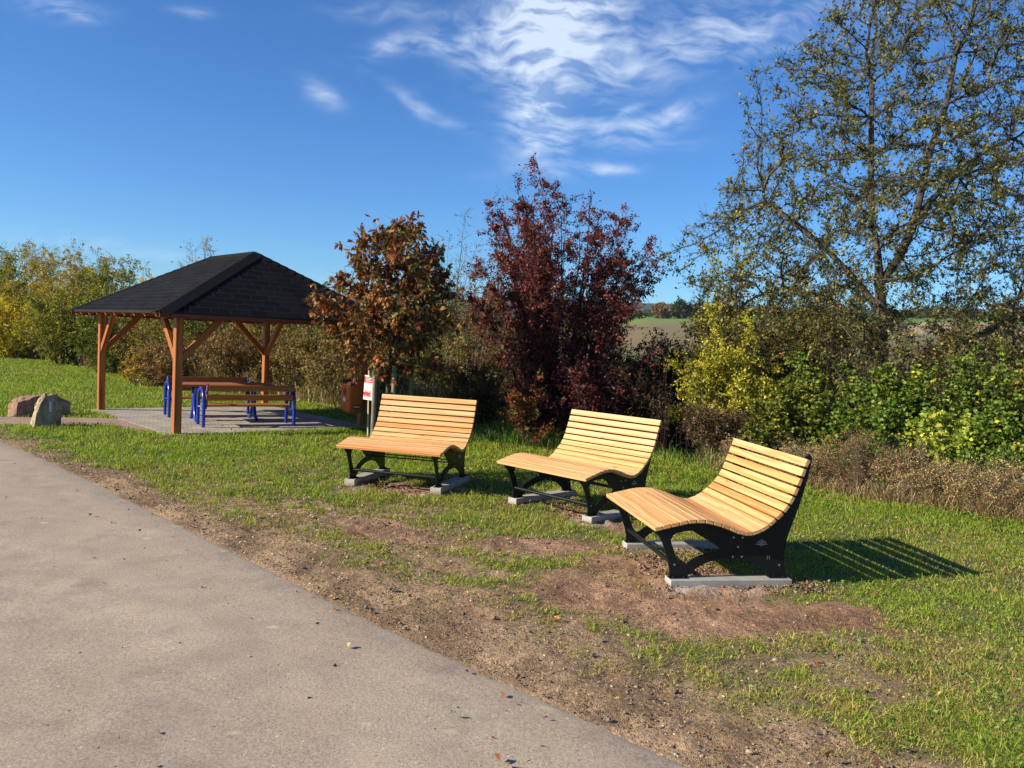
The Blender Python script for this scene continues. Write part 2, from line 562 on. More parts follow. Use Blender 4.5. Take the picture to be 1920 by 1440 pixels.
def paving(name, cols, w, hgt, rot, mortar=(.10, .085, .065)):
    m = NT(name)
    v = m.mapping((1, 1, 1), (0, 0, rot))
    b = m.n('ShaderNodeTexBrick'); b.offset = .5
    b.inputs['Scale'].default_value = 1; b.inputs['Brick Width'].default_value = w; b.inputs['Row Height'].default_value = hgt
    b.inputs['Mortar Size'].default_value = .006; b.inputs['Mortar Smooth'].default_value = .3
    b.inputs['Color1'].default_value = (*cols[0], 1); b.inputs['Color2'].default_value = (*cols[1], 1); b.inputs['Mortar'].default_value = (*mortar, 1)
    m.l(v, b.inputs['Vector'])
    n = m.noise(v, 2.2, 6, .6)
    c = m.mix(.8, b.outputs['Color'], m.ramp(n, [(.25, g3(.62)), (.75, g3(1.2))]), 'MULTIPLY')
    c = m.mix(m.ramp(m.noise(v, 5, 5), [(.55, g3(0)), (.7, g3(.5))]), c, (.34, .27, .19))
    m.base(c); m.rough(.85); m.p.inputs['Specular IOR Level'].default_value = .2
    m.bump(m.math('ADD', m.math('MULTIPLY', b.outputs['Fac'], -1), m.math('MULTIPLY', n, .4)), .5, .008)
    return m.m


PAV_ANG = math.radians(41.846)
M['pad'] = paving('grey_block_paving', ((.36, .32, .26), (.45, .40, .33)), .2, .1, -PAV_ANG)
M['brickpath'] = paving('reddish_block_paving', ((.34, .22, .16), (.42, .29, .215)), .2, .1, math.radians(35))


def asphalt():
    m = NT('worn_asphalt')
    v = m.mapping()
    big = m.noise(v, .55, 5, .6, .3); mid = m.noise(v, 3.2, 6, .62, .4); fine = m.noise(v, 75, 3, .6); agg = m.noise(v, 260, 2, .6)
    c = m.ramp(big, [(.28, (.31, .246, .188)), (.5, (.38, .305, .228)), (.72, (.46, .37, .272))])
    c = m.mix(.75, c, m.ramp(mid, [(.3, (.72, .71, .71)), (.5, (1.0, 1.0, 1.0)), (.7, (1.24, 1.19, 1.10))]), 'MULTIPLY')
    # ochre dusting, strongest where soil was carried on
    och = m.ramp(m.noise(v, .9, 6, .65, .8), [(.52, g3(0)), (.72, g3(.65))])
    c = m.mix(och, c, (.40, .295, .20))
    at = m.n('ShaderNodeAttribute', attribute_name='Col')
    ed = m.math('MULTIPLY', at.outputs['Fac'], m.ramp(m.noise(v, 2.4, 6, .65, .5), [(.38, g3(.12)), (.62, g3(.9))]))
    c = m.mix(ed, c, (.42, .32, .225))
    # oily dark spots
    dk = m.ramp(m.noise(v, 1.7, 3, .5, .2), [(.62, g3(0)), (.74, g3(.35))])
    c = m.mix(dk, c, (.12, .10, .09))
    c = m.mix(.85, c, m.ramp(fine, [(.25, g3(.60)), (.5, g3(.98)), (.8, g3(1.30))]), 'MULTIPLY')
    c = m.mix(.8, c, m.ramp(agg, [(.25, g3(.42)), (.5, g3(1.0)), (.75, g3(1.6))]), 'MULTIPLY')
    vo = m.n('ShaderNodeTexVoronoi'); vo.inputs['Scale'].default_value = 2.6; vs_ = m.mapping((1.0, 1.7, 1), (0, 0, .5)); m.l(vs_, vo.inputs['Vector'])
    dd = m.math('ADD', vo.outputs['Distance'], m.math('MULTIPLY', m.noise(v, 22, 4), .09))
    rare = m.math('GREATER_THAN', m.n('ShaderNodeSeparateColor').outputs[0], .0)
    sc_ = m.n('ShaderNodeSeparateColor'); m.l(vo.outputs['Color'], sc_.inputs[0])
    pick = m.math('GREATER_THAN', sc_.outputs[0], .5)
    sp = m.math('MULTIPLY', m.ramp(dd, [(.10, g3(.8)), (.17, g3(0))]), pick)
    c = m.mix(sp, c, m.ramp(sc_.outputs[1], [(0, (.50, .42, .22)), (.6, (.52, .46, .33)), (.9, (.46, .22, .12))]))
    v2 = m.n('ShaderNodeTexVoronoi'); v2.inputs['Scale'].default_value = 16; m.l(v, v2.inputs['Vector'])
    s2 = m.n('ShaderNodeSeparateColor'); m.l(v2.outputs['Color'], s2.inputs[0])
    st = m.math('MULTIPLY', m.ramp(v2.outputs['Distance'], [(.08, g3(1)), (.12, g3(0))]), m.math('GREATER_THAN', s2.outputs[0], .62))
    c = m.mix(m.math('MULTIPLY', st, .7), c, (.62, .53, .40))
    m.base(c); m.rough(.88); m.p.inputs['Specular IOR Level'].default_value = .2
    m.bump(m.math('ADD', m.math('ADD', m.math('MULTIPLY', fine, .9), m.math('MULTIPLY', agg, .7)), m.math('MULTIPLY', mid, .4)), .45, .006)
    return m.m


M['asphalt'] = asphalt()


def ground_mat():
    m = NT('lawn_soil')
    a = m.n('ShaderNodeAttribute', attribute_name='Col')
    v = m.mapping()
    f = m.noise(v, 38, 5, .65); g = m.noise(v, 6, 5, .6); h = m.noise(v, 160, 3)
    c = m.mix(.9, a.outputs['Color'], m.ramp(f, [(.25, g3(.40)), (.5, g3(.95)), (.75, g3(1.6))]), 'MULTIPLY')
    c = m.mix(.6, c, m.ramp(h, [(.3, g3(.55)), (.7, g3(1.4))]), 'MULTIPLY')
    c = m.mix(.7, c, m.ramp(g, [(.3, (.75, .78, .8)), (.7, (1.22, 1.18, 1.12))]), 'MULTIPLY')
    m.base(c); m.rough(.95); m.p.inputs['Specular IOR Level'].default_value = .1
    m.bump(m.math('ADD', f, m.math('MULTIPLY', h, .4)), 1.0, .03)
    return m.m


M['ground'] = ground_mat()


def rock_mat(name, cols):
    m = NT(name)
    v = m.mapping()
    n = m.noise(v, 3.2, 8, .65, .5); f = m.noise(v, 30, 5)
    c = m.ramp(n, [(.3, cols[0]), (.5, cols[1]), (.7, cols[2])])
    c = m.mix(.7, c, m.ramp(f, [(.3, g3(.6)), (.7, g3(1.25))]), 'MULTIPLY')
    m.base(c); m.rough(.9); m.p.inputs['Specular IOR Level'].default_value = .15
    m.bump(m.math('ADD', n, m.math('MULTIPLY', f, .4)), .8, .05)
    return m.m


M['rock_pale'] = rock_mat('pale_sandstone', ((.20, .15, .09), (.42, .34, .21), (.55, .46, .31)))
M['rock_red'] = rock_mat('red_sandstone', ((.17, .09, .06), (.36, .21, .14), (.46, .32, .22)))
m_ = NT('forested_hill')
nz = m_.noise(m_.mapping((1, 1, 1)), .02, 6, .7)
m_.base(m_.ramp(nz, [(.3, (.018, .030, .022)), (.7, (.045, .062, .038))])); m_.rough(1)
M['hill'] = m_.m

# ------------------------------------------------------------------ ground plan
EDGE = np.array([(-60, 62), (-30, 33.5), (-12, 16.0), (-9, 13.05), (-6.79, 10.87), (-5.2, 9.31), (-3.7, 7.75), (-2.96, 6.98), (-2.17, 6.14), (-1.5, 5.43), (-1.05, 4.96), (-.69, 4.57),
                 (-.37, 4.26), (-.09, 3.98), (.12, 3.78), (.28, 3.62), (.46, 3.46), (.61, 3.31), (.79, 3.13), (1.3, 2.6), (2.3, 1.5), (4.5, -1.0), (12, -9), (40, -40)], float)
FA = np.array([-4.983, 12.198]); AX = np.array([math.cos(PAV_ANG), math.sin(PAV_ANG)]); BX = np.array([-AX[1], AX[0]])
PA, PB = 3.19, 3.86
BENCH = [(-1.205, 8.502, -16.209, .013), (.396, 7.741, -46.028, -.003), (1.051, 6.048, -80.226, -.016)]


def road_dist(x, y):
    """signed distance to the path edge, positive on the lawn side"""
    best = np.full(np.shape(x), 1e9); sgn = np.ones(np.shape(x))
    for (a, b) in zip(EDGE[:-1], EDGE[1:]):
        d = b - a; L = d @ d
        t = np.clip(((x - a[0]) * d[0] + (y - a[1]) * d[1]) / L, 0, 1)
        px = a[0] + t * d[0] - x; py = a[1] + t * d[1] - y
        q = np.hypot(px, py)
        s = np.where((d[0] * (y - a[1]) - d[1] * (x - a[0])) > 0, 1, -1)
        m = q < best
        best = np.where(m, q, best); sgn = np.where(m, s, sgn)
    return best * sgn


def pad_coords(x, y):
    s = (x - FA[0]) * AX[0] + (y - FA[1]) * AX[1]
    t = (x - FA[0]) * BX[0] + (y - FA[1]) * BX[1]
    return s, t


def pad_dist(x, y):
    s, t = pad_coords(x, y)
    dx = np.maximum(-.14 - s, s - (PA + .14)); dy = np.maximum(-.14 - t, t - (PB + .14))
    return np.maximum(dx, dy)


BP = [(-6.3, 12.72), (-4.85, 12.35), (-5.05, 12.9), (-7.0, 14.55), (-7.3, 14.1), (-9.5, 15.2), (-14.5, 19.2), (-15.2, 18.4), (-9.2, 13.2)]


BRK = np.array([(-14, 18.6), (-10.4, 15.25), (-8.3, 13.32), (-6.9, 13.8), (-6.55, 13.75), (-5.2, 12.4), (-5.65, 12.45), (-6.3, 12.85), (-7.25, 12.55), (-8.2, 12.3), (-11.0, 14.5), (-14.8, 17.8)])


def inside_poly(x, y, poly):
    r = np.zeros(np.shape(x), bool); n = len(poly)
    for i in range(n):
        x1, y1 = poly[i]; x2, y2 = poly[(i + 1) % n]
        c = ((y1 > y) != (y2 > y)) & (x < (x2 - x1) * (y - y1) / ((y2 - y1) + 1e-12) + x1)
        r ^= c
    return r


PATCH = [  # bare soil: centre, half sizes, angle, strength, redness
    (1.62, 5.00, 1.0, .40, 2, 1.25, 1.0), (.95, 5.15, .6, .35, -5, 1.2, 1.0), (.65, 5.40, .50, .36, -25, 1.1, .9), (1.35, 5.75, .5, .5, 60, 1.2, .9), (.25, 6.50, .55, .26, 10, 1.2, .9), (1.0, 5.95, .42, .42, 60, 1.1, .8),
    (-.95, 6.75, .70, .28, -42, 1.15, .55), (-.5, 5.9, .45, .16, -42, .8, .5), (-.95, 8.65, .5, .30, -16, 1.2, .8), (.75, 7.75, .55, .32, -46, 1.2, .9),
    (-1.9, 7.2, .45, .16, -35, .7, .4), (-.1, 5.0, .5, .18, -45, .7, .5), (1.9, 3.9, .14, .08, 10, .8, .5), (.55, 4.05, .3, .12, -45, .8, .4), (2.05, 5.10, .26, .2, 0, 1.0, .9)]


def soil(x, y):
    rd = road_dist(x, y)
    n1 = fbm(x * 1.9, y * 1.9, 3, 5); n2 = fbm(x * 7, y * 7, 11, 3)
    n3 = fbm(x * 17, y * 17, 13, 3)
    wv = .25 + .22 * fbm(x * .5, y * .5, 21, 2) + .30 * sstep(9, 4, y)
    verge = 1 - sstep(wv * .55, wv * 1.5, rd + (n1 - .5) * 1.0 + (n2 - .5) * .55 + (n3 - .5) * .35)
    verge = verge * (1 - .35 * sstep(9.5, 12, y))
    red = np.zeros_like(x); d = verge
    # worn, patchy lawn between the path and the benches
    worn = (1 - sstep(1.2, 3.6, rd + (n1 - .5) * 1.5)) * sstep(-4.6, -1.6, x) * sstep(3.0, 4.5, y)
    d = np.maximum(d, worn * np.clip(.22 + (n1 - .45) * 2.8 + (n2 - .5) * 2.6 + (n3 - .5) * 1.6, 0, .93))
    for (cx, cy, rx, ry, an, st, rr) in PATCH:
        a = math.radians(an); u = ((x - cx) * math.cos(a) + (y - cy) * math.sin(a)) / rx; v = (-(x - cx) * math.sin(a) + (y - cy) * math.cos(a)) / ry
        q = np.sqrt(u * u + v * v) + (n1 - .5) * 1.3 + (n2 - .5) * .9 + (n3 - .5) * .5
        g = (1 - sstep(.72, 1.18, q)) * min(st, 1)
        d = np.maximum(d, g); red = np.maximum(red, g * rr)
    return np.clip(d, 0, 1), red, rd


def terrain(x, y):
    """height of the natural ground"""
    r = np.clip(x / np.maximum(y, 1), -1, 1.2)
    s = np.interp(r, [-.3, -.05, .16, .6, 1.2], [.0, .012, .0405, .052, .057])
    dist = np.maximum(0, y + np.maximum(0, x) * .35 - 19)
    z = s * dist * dist / (dist + 22)
    return z


def axis(lo, hi, dense0, dense1, step, grow=1.12):
    a = list(np.arange(dense0, dense1, step))
    s = step; v = dense1
    while v < hi: a.append(v); s *= grow; v += s
    a.append(hi); s = step; v = dense0 - step; b = []
    while v > lo: b.append(v); s *= grow; v -= s
    b.append(lo)
    return np.array(b[::-1] + a)


xs = axis(-1500, 2200, -3.2, 3.6, .03, 1.045); ys = axis(-30, 2600, 2.6, 9.6, .03, 1.035)
GX, GY = np.meshgrid(xs, ys)
gx = GX.ravel(); gy = GY.ravel()
sd, red, rd = soil(gx, gy)
pdist = pad_dist(gx, gy)
gz = terrain(gx, gy)
near = (gy < 40) & (np.abs(gx) < 40)
bumpy = (fbm(gx * 2.1, gy * 2.1, 5, 3) - .5) * .035 * (1 - .6 * red) + (fbm(gx * 9, gy * 9, 8, 3) - .5) * .035 * (.3 + sd) + (vnoise(gx * 22, gy * 22, 18) - .5) * .016 * sd + red * (fbm(gx * 20, gy * 20, 9, 3) - .5) * .022
# tyre marks pressed into the damp soil
tr = np.exp(-(((gx + 1.0) * .743 + (gy - 6.75) * -.669) / .95) ** 2 * 1) * np.exp(-(((gx + 1.0) * .669 + (gy - 6.75) * .743) / .32) ** 2)
tr = tr * (np.sin(((gx + 1.0) * .743 + (gy - 6.75) * -.669) * 70 + 3 * vnoise(gx * 5, gy * 5, 40)) * np.sign(np.sin(((gx + 1.0) * .669 + (gy - 6.75) * .743) * 26)))
bumpy = bumpy + tr * .013
gz = gz + bumpy * near * sstep(.0, .12, rd)
gz = np.where(rd < .0, -.006, gz)
gz = np.where(rd < -.10, -.035, gz)
onpave = (pdist < .02) | inside_poly(gx, gy, BRK)
gz = np.where(onpave, -.03, gz)
# banks of crumbly soil along the new foundations
for (bx, by, ba, bz) in BENCH:
    a = math.radians(ba)
    u = (gx - bx) * math.cos(a) + (gy - by) * math.sin(a); v = -(gx - bx) * math.sin(a) + (gy - by) * math.cos(a)
    for sgn in (-1, 1):
        dd = np.maximum(np.abs(u - sgn * .49) - .06, np.abs(v - .43) - .43)
        bank = np.exp(-(dd / .09) ** 2) * (dd > 0) * (fbm(gx * 9, gy * 9, 33, 3) ** 1.5)
        gz = gz + bank * .045
    inn = (np.abs(u) < .45) & (v > 0) & (v < .85)
    gz = gz + inn * (fbm(gx * 6, gy * 6, 37, 4) - .45) * .06
lush_g = sstep(6, 10, gy)[:, None]
lawn = np.stack([np.interp(fbm(gx * .7, gy * .7, 51, 4), [.3, .7], [a, b]) for a, b in ((.06, .12), (.095, .15), (.018, .04))], 1)
lawn = lawn * lush_g + (lawn * .6 + np.array((.13, .095, .055)) * .75) * (1 - lush_g)
dirt_b = np.stack([np.interp(fbm(gx * 3, gy * 3, 61, 4), [.3, .7], [a, b]) for a, b in ((.28, .50), (.185, .335), (.108, .20))], 1)
dirt_r = np.stack([np.interp(fbm(gx * 3, gy * 3, 63, 4), [.3, .7], [a, b]) for a, b in ((.27, .46), (.155, .275), (.092, .17))], 1)
dirt = dirt_b * (1 - red[:, None]) + dirt_r * red[:, None]
gc = lawn * (1 - sd[:, None]) + dirt * sd[:, None]
# mortar dust around the foundations
for (bx, by, ba, bz) in BENCH:
    a = math.radians(ba)
    u = (gx - bx) * math.cos(a) + (gy - by) * math.sin(a); v = -(gx - bx) * math.sin(a) + (gy - by) * math.cos(a)
    for sgn in (-1, 1):
        dd = np.hypot(np.maximum(np.abs(u - sgn * .49) - .06, 0), np.maximum(np.abs(v - .43) - .43, 0))
        k = np.exp(-(dd / .12) ** 2) * sstep(.45, .62, fbm(gx * 4, gy * 4, 71, 4))
        gc = gc * (1 - k[:, None] * .75) + np.array((.50, .46, .40)) * k[:, None] * .75
# fields beyond the hedge
far = sstep(16, 22, gy + np.maximum(0, gx) * .5)
fn = np.clip(fbm(gx * .03, gy * .02, 81, 4) * 2.2 - .6, 0, 1)[:, None]
field = np.array((.24, .165, .095)) * (1 - fn) + np.array((.20, .215, .085)) * fn
band = sstep(235, 245, gy + 30 * (vnoise(gx * .01, gy * 0, 5) - .5))[:, None]
field = field * (1 - band) + np.array((.15, .25, .045)) * band
b2 = (sstep(.45, .47, gx / np.maximum(gy, 1)) * sstep(120, 124, gy))[:, None]
field = field * (1 - b2 * (1 - band)) + np.array((.42, .31, .19)) * b2 * (1 - band)
left = sstep(-.28, -.36, gx / np.maximum(gy, 1))
far = far * (1 - left)
gc = gc * (1 - far[:, None]) + field * far[:, None]
# ground colour made darker under the hedge
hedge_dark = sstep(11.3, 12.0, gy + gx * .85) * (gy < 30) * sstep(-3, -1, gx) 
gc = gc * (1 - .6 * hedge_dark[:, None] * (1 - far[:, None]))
nx, ny = len(xs), len(ys)
ii = (np.arange(ny - 1)[:, None] * nx + np.arange(nx - 1)[None]).ravel()
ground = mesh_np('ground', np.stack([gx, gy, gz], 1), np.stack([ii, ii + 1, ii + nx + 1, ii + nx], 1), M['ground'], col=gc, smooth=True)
tag(ground, kind='structure')

# the asphalt path: a sheet with a ragged lawn-side edge
seg = []
for a, b in zip(EDGE[:-1], EDGE[1:]):
    L = np.hypot(*(b - a)); k = max(2, int(L / (.04 if (abs(a[0]) < 10 and a[1] < 14 and a[1] > 0) else .6)))
    for t in np.arange(k) / k: seg.append(a + (b - a) * t)
seg = np.array(seg)
dirv = np.gradient(seg, axis=0); dirv /= np.linalg.norm(dirv, axis=1)[:, None]
ker = np.ones(25) / 25
dirv = np.stack([np.convolve(np.pad(dirv[:, i], 12, mode='edge'), ker, 'valid') for i in (0, 1)], 1)
nrm = np.stack([dirv[:, 1], -dirv[:, 0]], 1); nrm /= np.linalg.norm(nrm, axis=1)[:, None]
jit = (fbm(seg[:, 0] * 3, seg[:, 1] * 3, 90, 4) - .5) * .045 + (fbm(seg[:, 0] * 14, seg[:, 1] * 14, 92, 2) - .5) * .03
rows = []
for off in (0.0, .05, .3, 1.2, 2.6, 4.2):
    p = seg + nrm * (off - (jit[:, None] if off < .01 else 0) * 1.0)
    zz = np.full(len(p), .004 + min(off, 2.0) * .012) if off > .01 else np.full(len(p), -.006)
    rows.append(np.column_stack([p, zz]))
RV = np.concatenate(rows); n_ = len(seg)
fi = np.concatenate([(np.arange(n_ - 1) + r * n_) for r in range(len(rows) - 1)])
road = mesh_np('footpath', RV, np.stack([fi, fi + n_, fi + n_ + 1, fi + 1], 1), M['asphalt'], smooth=True, col=np.repeat(np.array([1., .95, .75, .25, 0, 0]), n_)[:, None] * np.ones((1, 3)))
tag(road, kind='structure')

# pavilion pad and the reddish block path leading to it
mb = MB()
s0, s1, t0, t1 = -.14, PA + .14, -.14, PB + .14
cs = [FA + AX * s + BX * t for s, t in ((s0, t0), (s1, t0), (s1, t1), (s0, t1))]
mb.add([(p[0], p[1], -.05) for p in cs] + [(p[0], p[1], .014) for p in cs], [(4, 5, 6, 7), (0, 1, 5, 4), (1, 2, 6, 5), (2, 3, 7, 6), (3, 0, 4, 7)])
tag(mb.build('pavement', M['pad']), kind='structure')
mb = MB()
nb = len(BRK)
mb.add([(p[0], p[1], -.05) for p in BRK] + [(p[0], p[1], .009) for p in BRK], [tuple(range(nb, 2 * nb))[::-1]] + [(i, (i + 1) % nb, nb + (i + 1) % nb, nb + i) for i in range(nb)])
tag(mb.build('path', M['brickpath']), kind='structure')

# distant wooded ridge
hx = np.linspace(-1500, 2600, 260); prof = 55 + 10 * fbm(hx * .002, hx * 0, 5, 3) + 5 * fbm(hx * .02, hx * 0, 6, 3)
slope = np.interp(hx, [-1500, 100, 800, 2600], [.2, .92, 1.05, 1.2])
hv = []
for k, (yy, hh) in enumerate([(1150, -5), (1180, .35), (1215, .7), (1260, .92), (1320, 1.0), (1500, .9)]):
    z = prof * slope * hh if hh > 0 else np.full_like(prof, -10.)
    z = z + (18 if hh > 0 else 0) * slope * .8
    hv.append(np.column_stack([hx, np.full_like(hx, yy) + 30 * np.sin(hx * .004), z]))
HV = np.concatenate(hv); nh = len(hx)
fi = np.concatenate([(np.arange(nh - 1) + r * nh) for r in range(5)])
tag(mesh_np('hills', HV, np.stack([fi, fi + 1, fi + nh + 1, fi + nh], 1), M['hill'], smooth=True), kind='structure')


# ------------------------------------------------------------------ foliage tools
def norm(v): return v / (np.linalg.norm(v, axis=-1, keepdims=True) + 1e-9)


def rand_dirs(n): return norm(rng.normal(size=(n, 3)))


def palette(n, pal, jit=.22, key=None, gain=1.0):
    w = np.array([p[0] for p in pal], float); w /= w.sum()
    cs_ = np.array([p[1] for p in pal], float)
    if key is None:
        k = rng.choice(len(pal), n, p=w)
    else:
        k = np.searchsorted(np.cumsum(w), np.clip(key, 0, .9999))
        k = np.clip(k, 0, len(pal) - 1)
    c = cs_[k] * gain * (1 + rng.uniform(-jit, jit, (n, 1))) * (1 + rng.uniform(-.06, .06, (n, 3)))
    return np.clip(c, 0, .9)


def leaf_geo(P, D, L, W, Cc, fold=.25, droop=.0):
    n = len(P)
    D = norm(D); N = norm(np.cross(D, rand_dirs(n))); S = np.cross(D, N)
    L = np.broadcast_to(np.asarray(L, float).reshape(-1, 1), (n, 1)); W = np.broadcast_to(np.asarray(W, float).reshape(-1, 1), (n, 1))
    mid = P + D * L * .45
    V = np.stack([P, mid + S * W * .5 + N * W * fold, P + D * L - N * L * droop, mid - S * W * .5 + N * W * fold], 1).reshape(-1, 3)
    F = np.arange(4 * n).reshape(n, 4)
    return V, F, np.repeat(Cc, 4, 0)


def tubes(nodes, par, rad, k=4):
    """skeleton -> mesh; par[i] < 0 for roots"""
    par = np.asarray(par); m = par >= 0
    d = np.zeros_like(nodes); d[m] = nodes[m] - nodes[par[m]]
    d[~m] = (0, 0, 1)
    d = norm(d)
    ref = np.array((.31, .17, .02)) + 0 * d
    a = norm(np.cross(d, ref)); b = np.cross(d, a)
    ang = np.arange(k) * 2 * PI / k
    V = nodes[:, None] + (a[:, None] * np.cos(ang)[None, :, None] + b[:, None] * np.sin(ang)[None, :, None]) * rad[:, None, None]
    idx = np.nonzero(m)[0]; p = par[idx]
    j = np.arange(k); j2 = (j + 1) % k
    F = np.stack([p[:, None] * k + j, p[:, None] * k + j2, idx[:, None] * k + j2, idx[:, None] * k + j], 2).reshape(-1, 4)
    return V.reshape(-1, 3), F


def merge(parts):
    V = []; F = {}; o = 0
    for v, f in parts:
        V.append(v); F.setdefault(f.shape[1], []).append(f + o); o += len(v)
    return np.concatenate(V), [np.concatenate(x) for x in F.values()]


def twigs_mesh(A, B, r, k=3, bend=None):
    n = len(A); mid = (A + B) / 2 + (bend if bend is not None else 0)
    nodes = np.concatenate([A, mid, B]); par = np.concatenate([np.full(n, -1), np.arange(n), np.arange(n) + n])
    rad = np.concatenate([r, r * .7, r * .25])
    return tubes(nodes, par, rad, k)


def shrub(name, label, cat, base, H, R, nst, ntw, nleaf, L, pal, seed=0, group=None, Ry=None, arch=.35, tw=.28, low=.12,
          W=.55, mat='leaf', bark_='bark', stem_r=.02, top=1.0, keyfn=None, fold=.25, hang=0.0, trefoil=False, wild=.12, gain=np.array((1.3, 1.18, .95))):
    """multi-stemmed bush: curved stems from the root, side twigs, leaves along the twigs"""
    global rng
    rng = np.random.default_rng(seed + 1000)
    Ry = Ry or R
    th = rng.uniform(0, 2 * PI, nst); rho = np.sqrt(rng.uniform(0, 1, nst))
    endz = H * np.clip(np.sqrt(np.clip(1 - rho ** 2 * .92, 0, 1)), .22, 1) ** (1 / top) * rng.uniform(.72, 1.0 + wild, nst)
    end = np.stack([R * rho * np.cos(th), Ry * rho * np.sin(th), endz], 1) * 1.0
    b0 = np.stack([R * .22 * rho * np.cos(th), Ry * .22 * rho * np.sin(th), np.full(nst, -.05)], 1)
    ctrl = b0 * .5 + end * .5; ctrl[:, 2] = end[:, 2] * (.5 + arch)
    ctrl[:, :2] = b0[:, :2] + (end[:, :2] - b0[:, :2]) * (.35)
    ctrl += rng.normal(size=(nst, 3)) * R * .08
    bz = lambda t, i: (1 - t)[:, None] ** 2 * b0[i] + 2 * (t * (1 - t))[:, None] * ctrl[i] + (t ** 2)[:, None] * end[i]
    K = 7
    nodes = []; par = []; rad = []
    al = np.arange(nst)
    for k in range(K):
        t = np.full(nst, k / (K - 1)); p = bz(t, al)
        if k: p = p + rng.normal(size=p.shape) * R * .015
        nodes.append(p); par.append(np.full(nst, -1) if k == 0 else al + (k - 1) * nst); rad.append(stem_r * (1 - .85 * k / (K - 1)) * rng.uniform(.7, 1.2, nst))
    parts = [tubes(np.concatenate(nodes), np.concatenate(par), np.concatenate(rad), 4)]
    ti = rng.integers(0, nst, ntw); tt = low + (1 - low) * rng.uniform(0, 1, ntw) ** .8
    A = bz(tt, ti)
    out = A.copy(); out[:, 2] = 0; out[:, 0] /= R; out[:, 1] /= Ry
    td = norm(rand_dirs(ntw) * .9 + out * .7 + np.array((0, 0, .35)))
    tl = tw * R * rng.uniform(.35, 1.15, ntw) * (1.15 - .5 * tt)
    B = A + td * tl[:, None]
    bend = rng.normal(size=A.shape) * tl[:, None] * .08
    B[:, 2] = np.maximum(B[:, 2], .02)
    parts.append(twigs_mesh(A, B, stem_r * .28 * np.ones(ntw), 3, bend))
    Vw, Fw = merge(parts)
    w_ = rng.gamma(1.1, 1, ntw); li = rng.choice(ntw, nleaf, p=w_ / w_.sum()); lu = rng.uniform(.12, 1.05, nleaf) ** .8
    P = A[li] + (B[li] - A[li]) * lu[:, None] + bend[li] * (1 - (2 * lu[:, None] - 1) ** 2) + rng.normal(size=(nleaf, 3)) * L * .45
    D = norm(rand_dirs(nleaf) + td[li] * .6 + np.array((0, 0, -hang)))
    P[:, 2] = np.maximum(P[:, 2], .01)
    if trefoil:
        S = norm(np.cross(D, np.array((0, 0, 1.)) + .3 * rand_dirs(nleaf)))
        D = np.concatenate([D, norm(D * .4 + S), norm(D * .4 - S)]); P = np.concatenate([P] * 3); li = np.concatenate([li] * 3)
    n = len(P)
    clump = rng.uniform(0, 1, ntw)[li] * .55 + rng.uniform(0, 1, n) * .45
    key = keyfn(P / np.array((R, Ry, H)), clump) if keyfn else clump
    col = palette(n, pal, .25, key, gain)
    ls = L * rng.uniform(.6, 1.25, n)
    V, F, Cc = leaf_geo(P, D, ls, ls * W, col, fold)
    root = empty(name, base)
    tag(root, label, cat, group)
    mesh_np('stems', Vw, Fw, M[bark_], root)
    mesh_np('foliage', V, F, M[mat], root, col=Cc)
    return root


def colonise(attr, seeds, par0, step, di, dk, iters=200, grav=0.0, lim=9000):
    nodes = [np.array(p, float) for p in seeds]; par = list(par0)
    N = np.array(nodes)
    d = np.linalg.norm(attr[:, None] - N[None], axis=2); near_i = d.argmin(1); near_d = d.min(1)
    alive = np.ones(len(attr), bool)
    for it in range(iters):
        act = alive & (near_d < di)
        if not act.any(): break
        idx = near_i[act]; v = norm(attr[act] - N[idx])
        acc = np.zeros_like(N); np.add.at(acc, idx, v)
        src = np.unique(idx)
        dirs = norm(norm(acc[src]) + rng.normal(size=(len(src), 3)) * .16 + np.array((0, 0, grav)))
        new = N[src] + dirs * step
        base_n = len(N)
        N = np.concatenate([N, new]); par += list(src)
        dd = np.linalg.norm(attr[:, None] - new[None], axis=2)
        m = dd.min(1); a = dd.argmin(1)
        upd = m < near_d
        near_d = np.where(upd, m, near_d); near_i = np.where(upd, a + base_n, near_i)
        alive &= near_d > dk
        if len(N) > lim: break
    return N, np.array(par)


def pipe_radii(N, par, tip, expo=2.3, rmax=None):
    r = np.zeros(len(N)); ch = np.zeros(len(N), int)
    for i in range(len(N) - 1, -1, -1):
        if r[i] == 0: r[i] = tip ** expo
        if par[i] >= 0: r[par[i]] += r[i]; ch[par[i]] += 1
    r = r ** (1 / expo)
    if rmax: r = np.minimum(r, rmax)
    return r, ch


def envelope_points(n, prof, jitter=.15, hollow=.5, seed=1):
    """random points in a body of revolution (list of (z, radius)), denser to its surface"""
    zs = np.array([p[0] for p in prof]); rs = np.array([p[1] for p in prof])
    out = []
    while len(out) < n:
        z = rng.uniform(zs[0], zs[-1]); rr = np.interp(z, zs, rs); a = rng.uniform(0, 2 * PI)
        if rng.uniform() > (rr / rs.max()) ** 1.6 + .04: continue
        lump = 1 + jitter * (math.sin(3 * a + z * 1.7) + math.sin(5 * a - z * 2.3 + 1)) * .5
        rad = rr * lump * math.sqrt(rng.uniform(hollow ** 2 * .3, 1))
        out.append((rad * math.cos(a), rad * math.sin(a), z))
    return np.array(out)

# ------------------------------------------------------------------ wave-shaped loungers
SLAT_BOT = [(-.148, .42), (-.091, .433), (-.033, .447), (.028, .461), (.09, .474), (.154, .479), (.215, .477), (.276, .465), (.334, .449), (.396, .427),
            (.459, .405), (.526, .394), (.587, .406), (.652, .436), (.702, .474), (.752, .518), (.797, .566), (.833, .618), (.862, .677), (.886, .74), (.907, .801), (.928, .862), (.952, .932)]


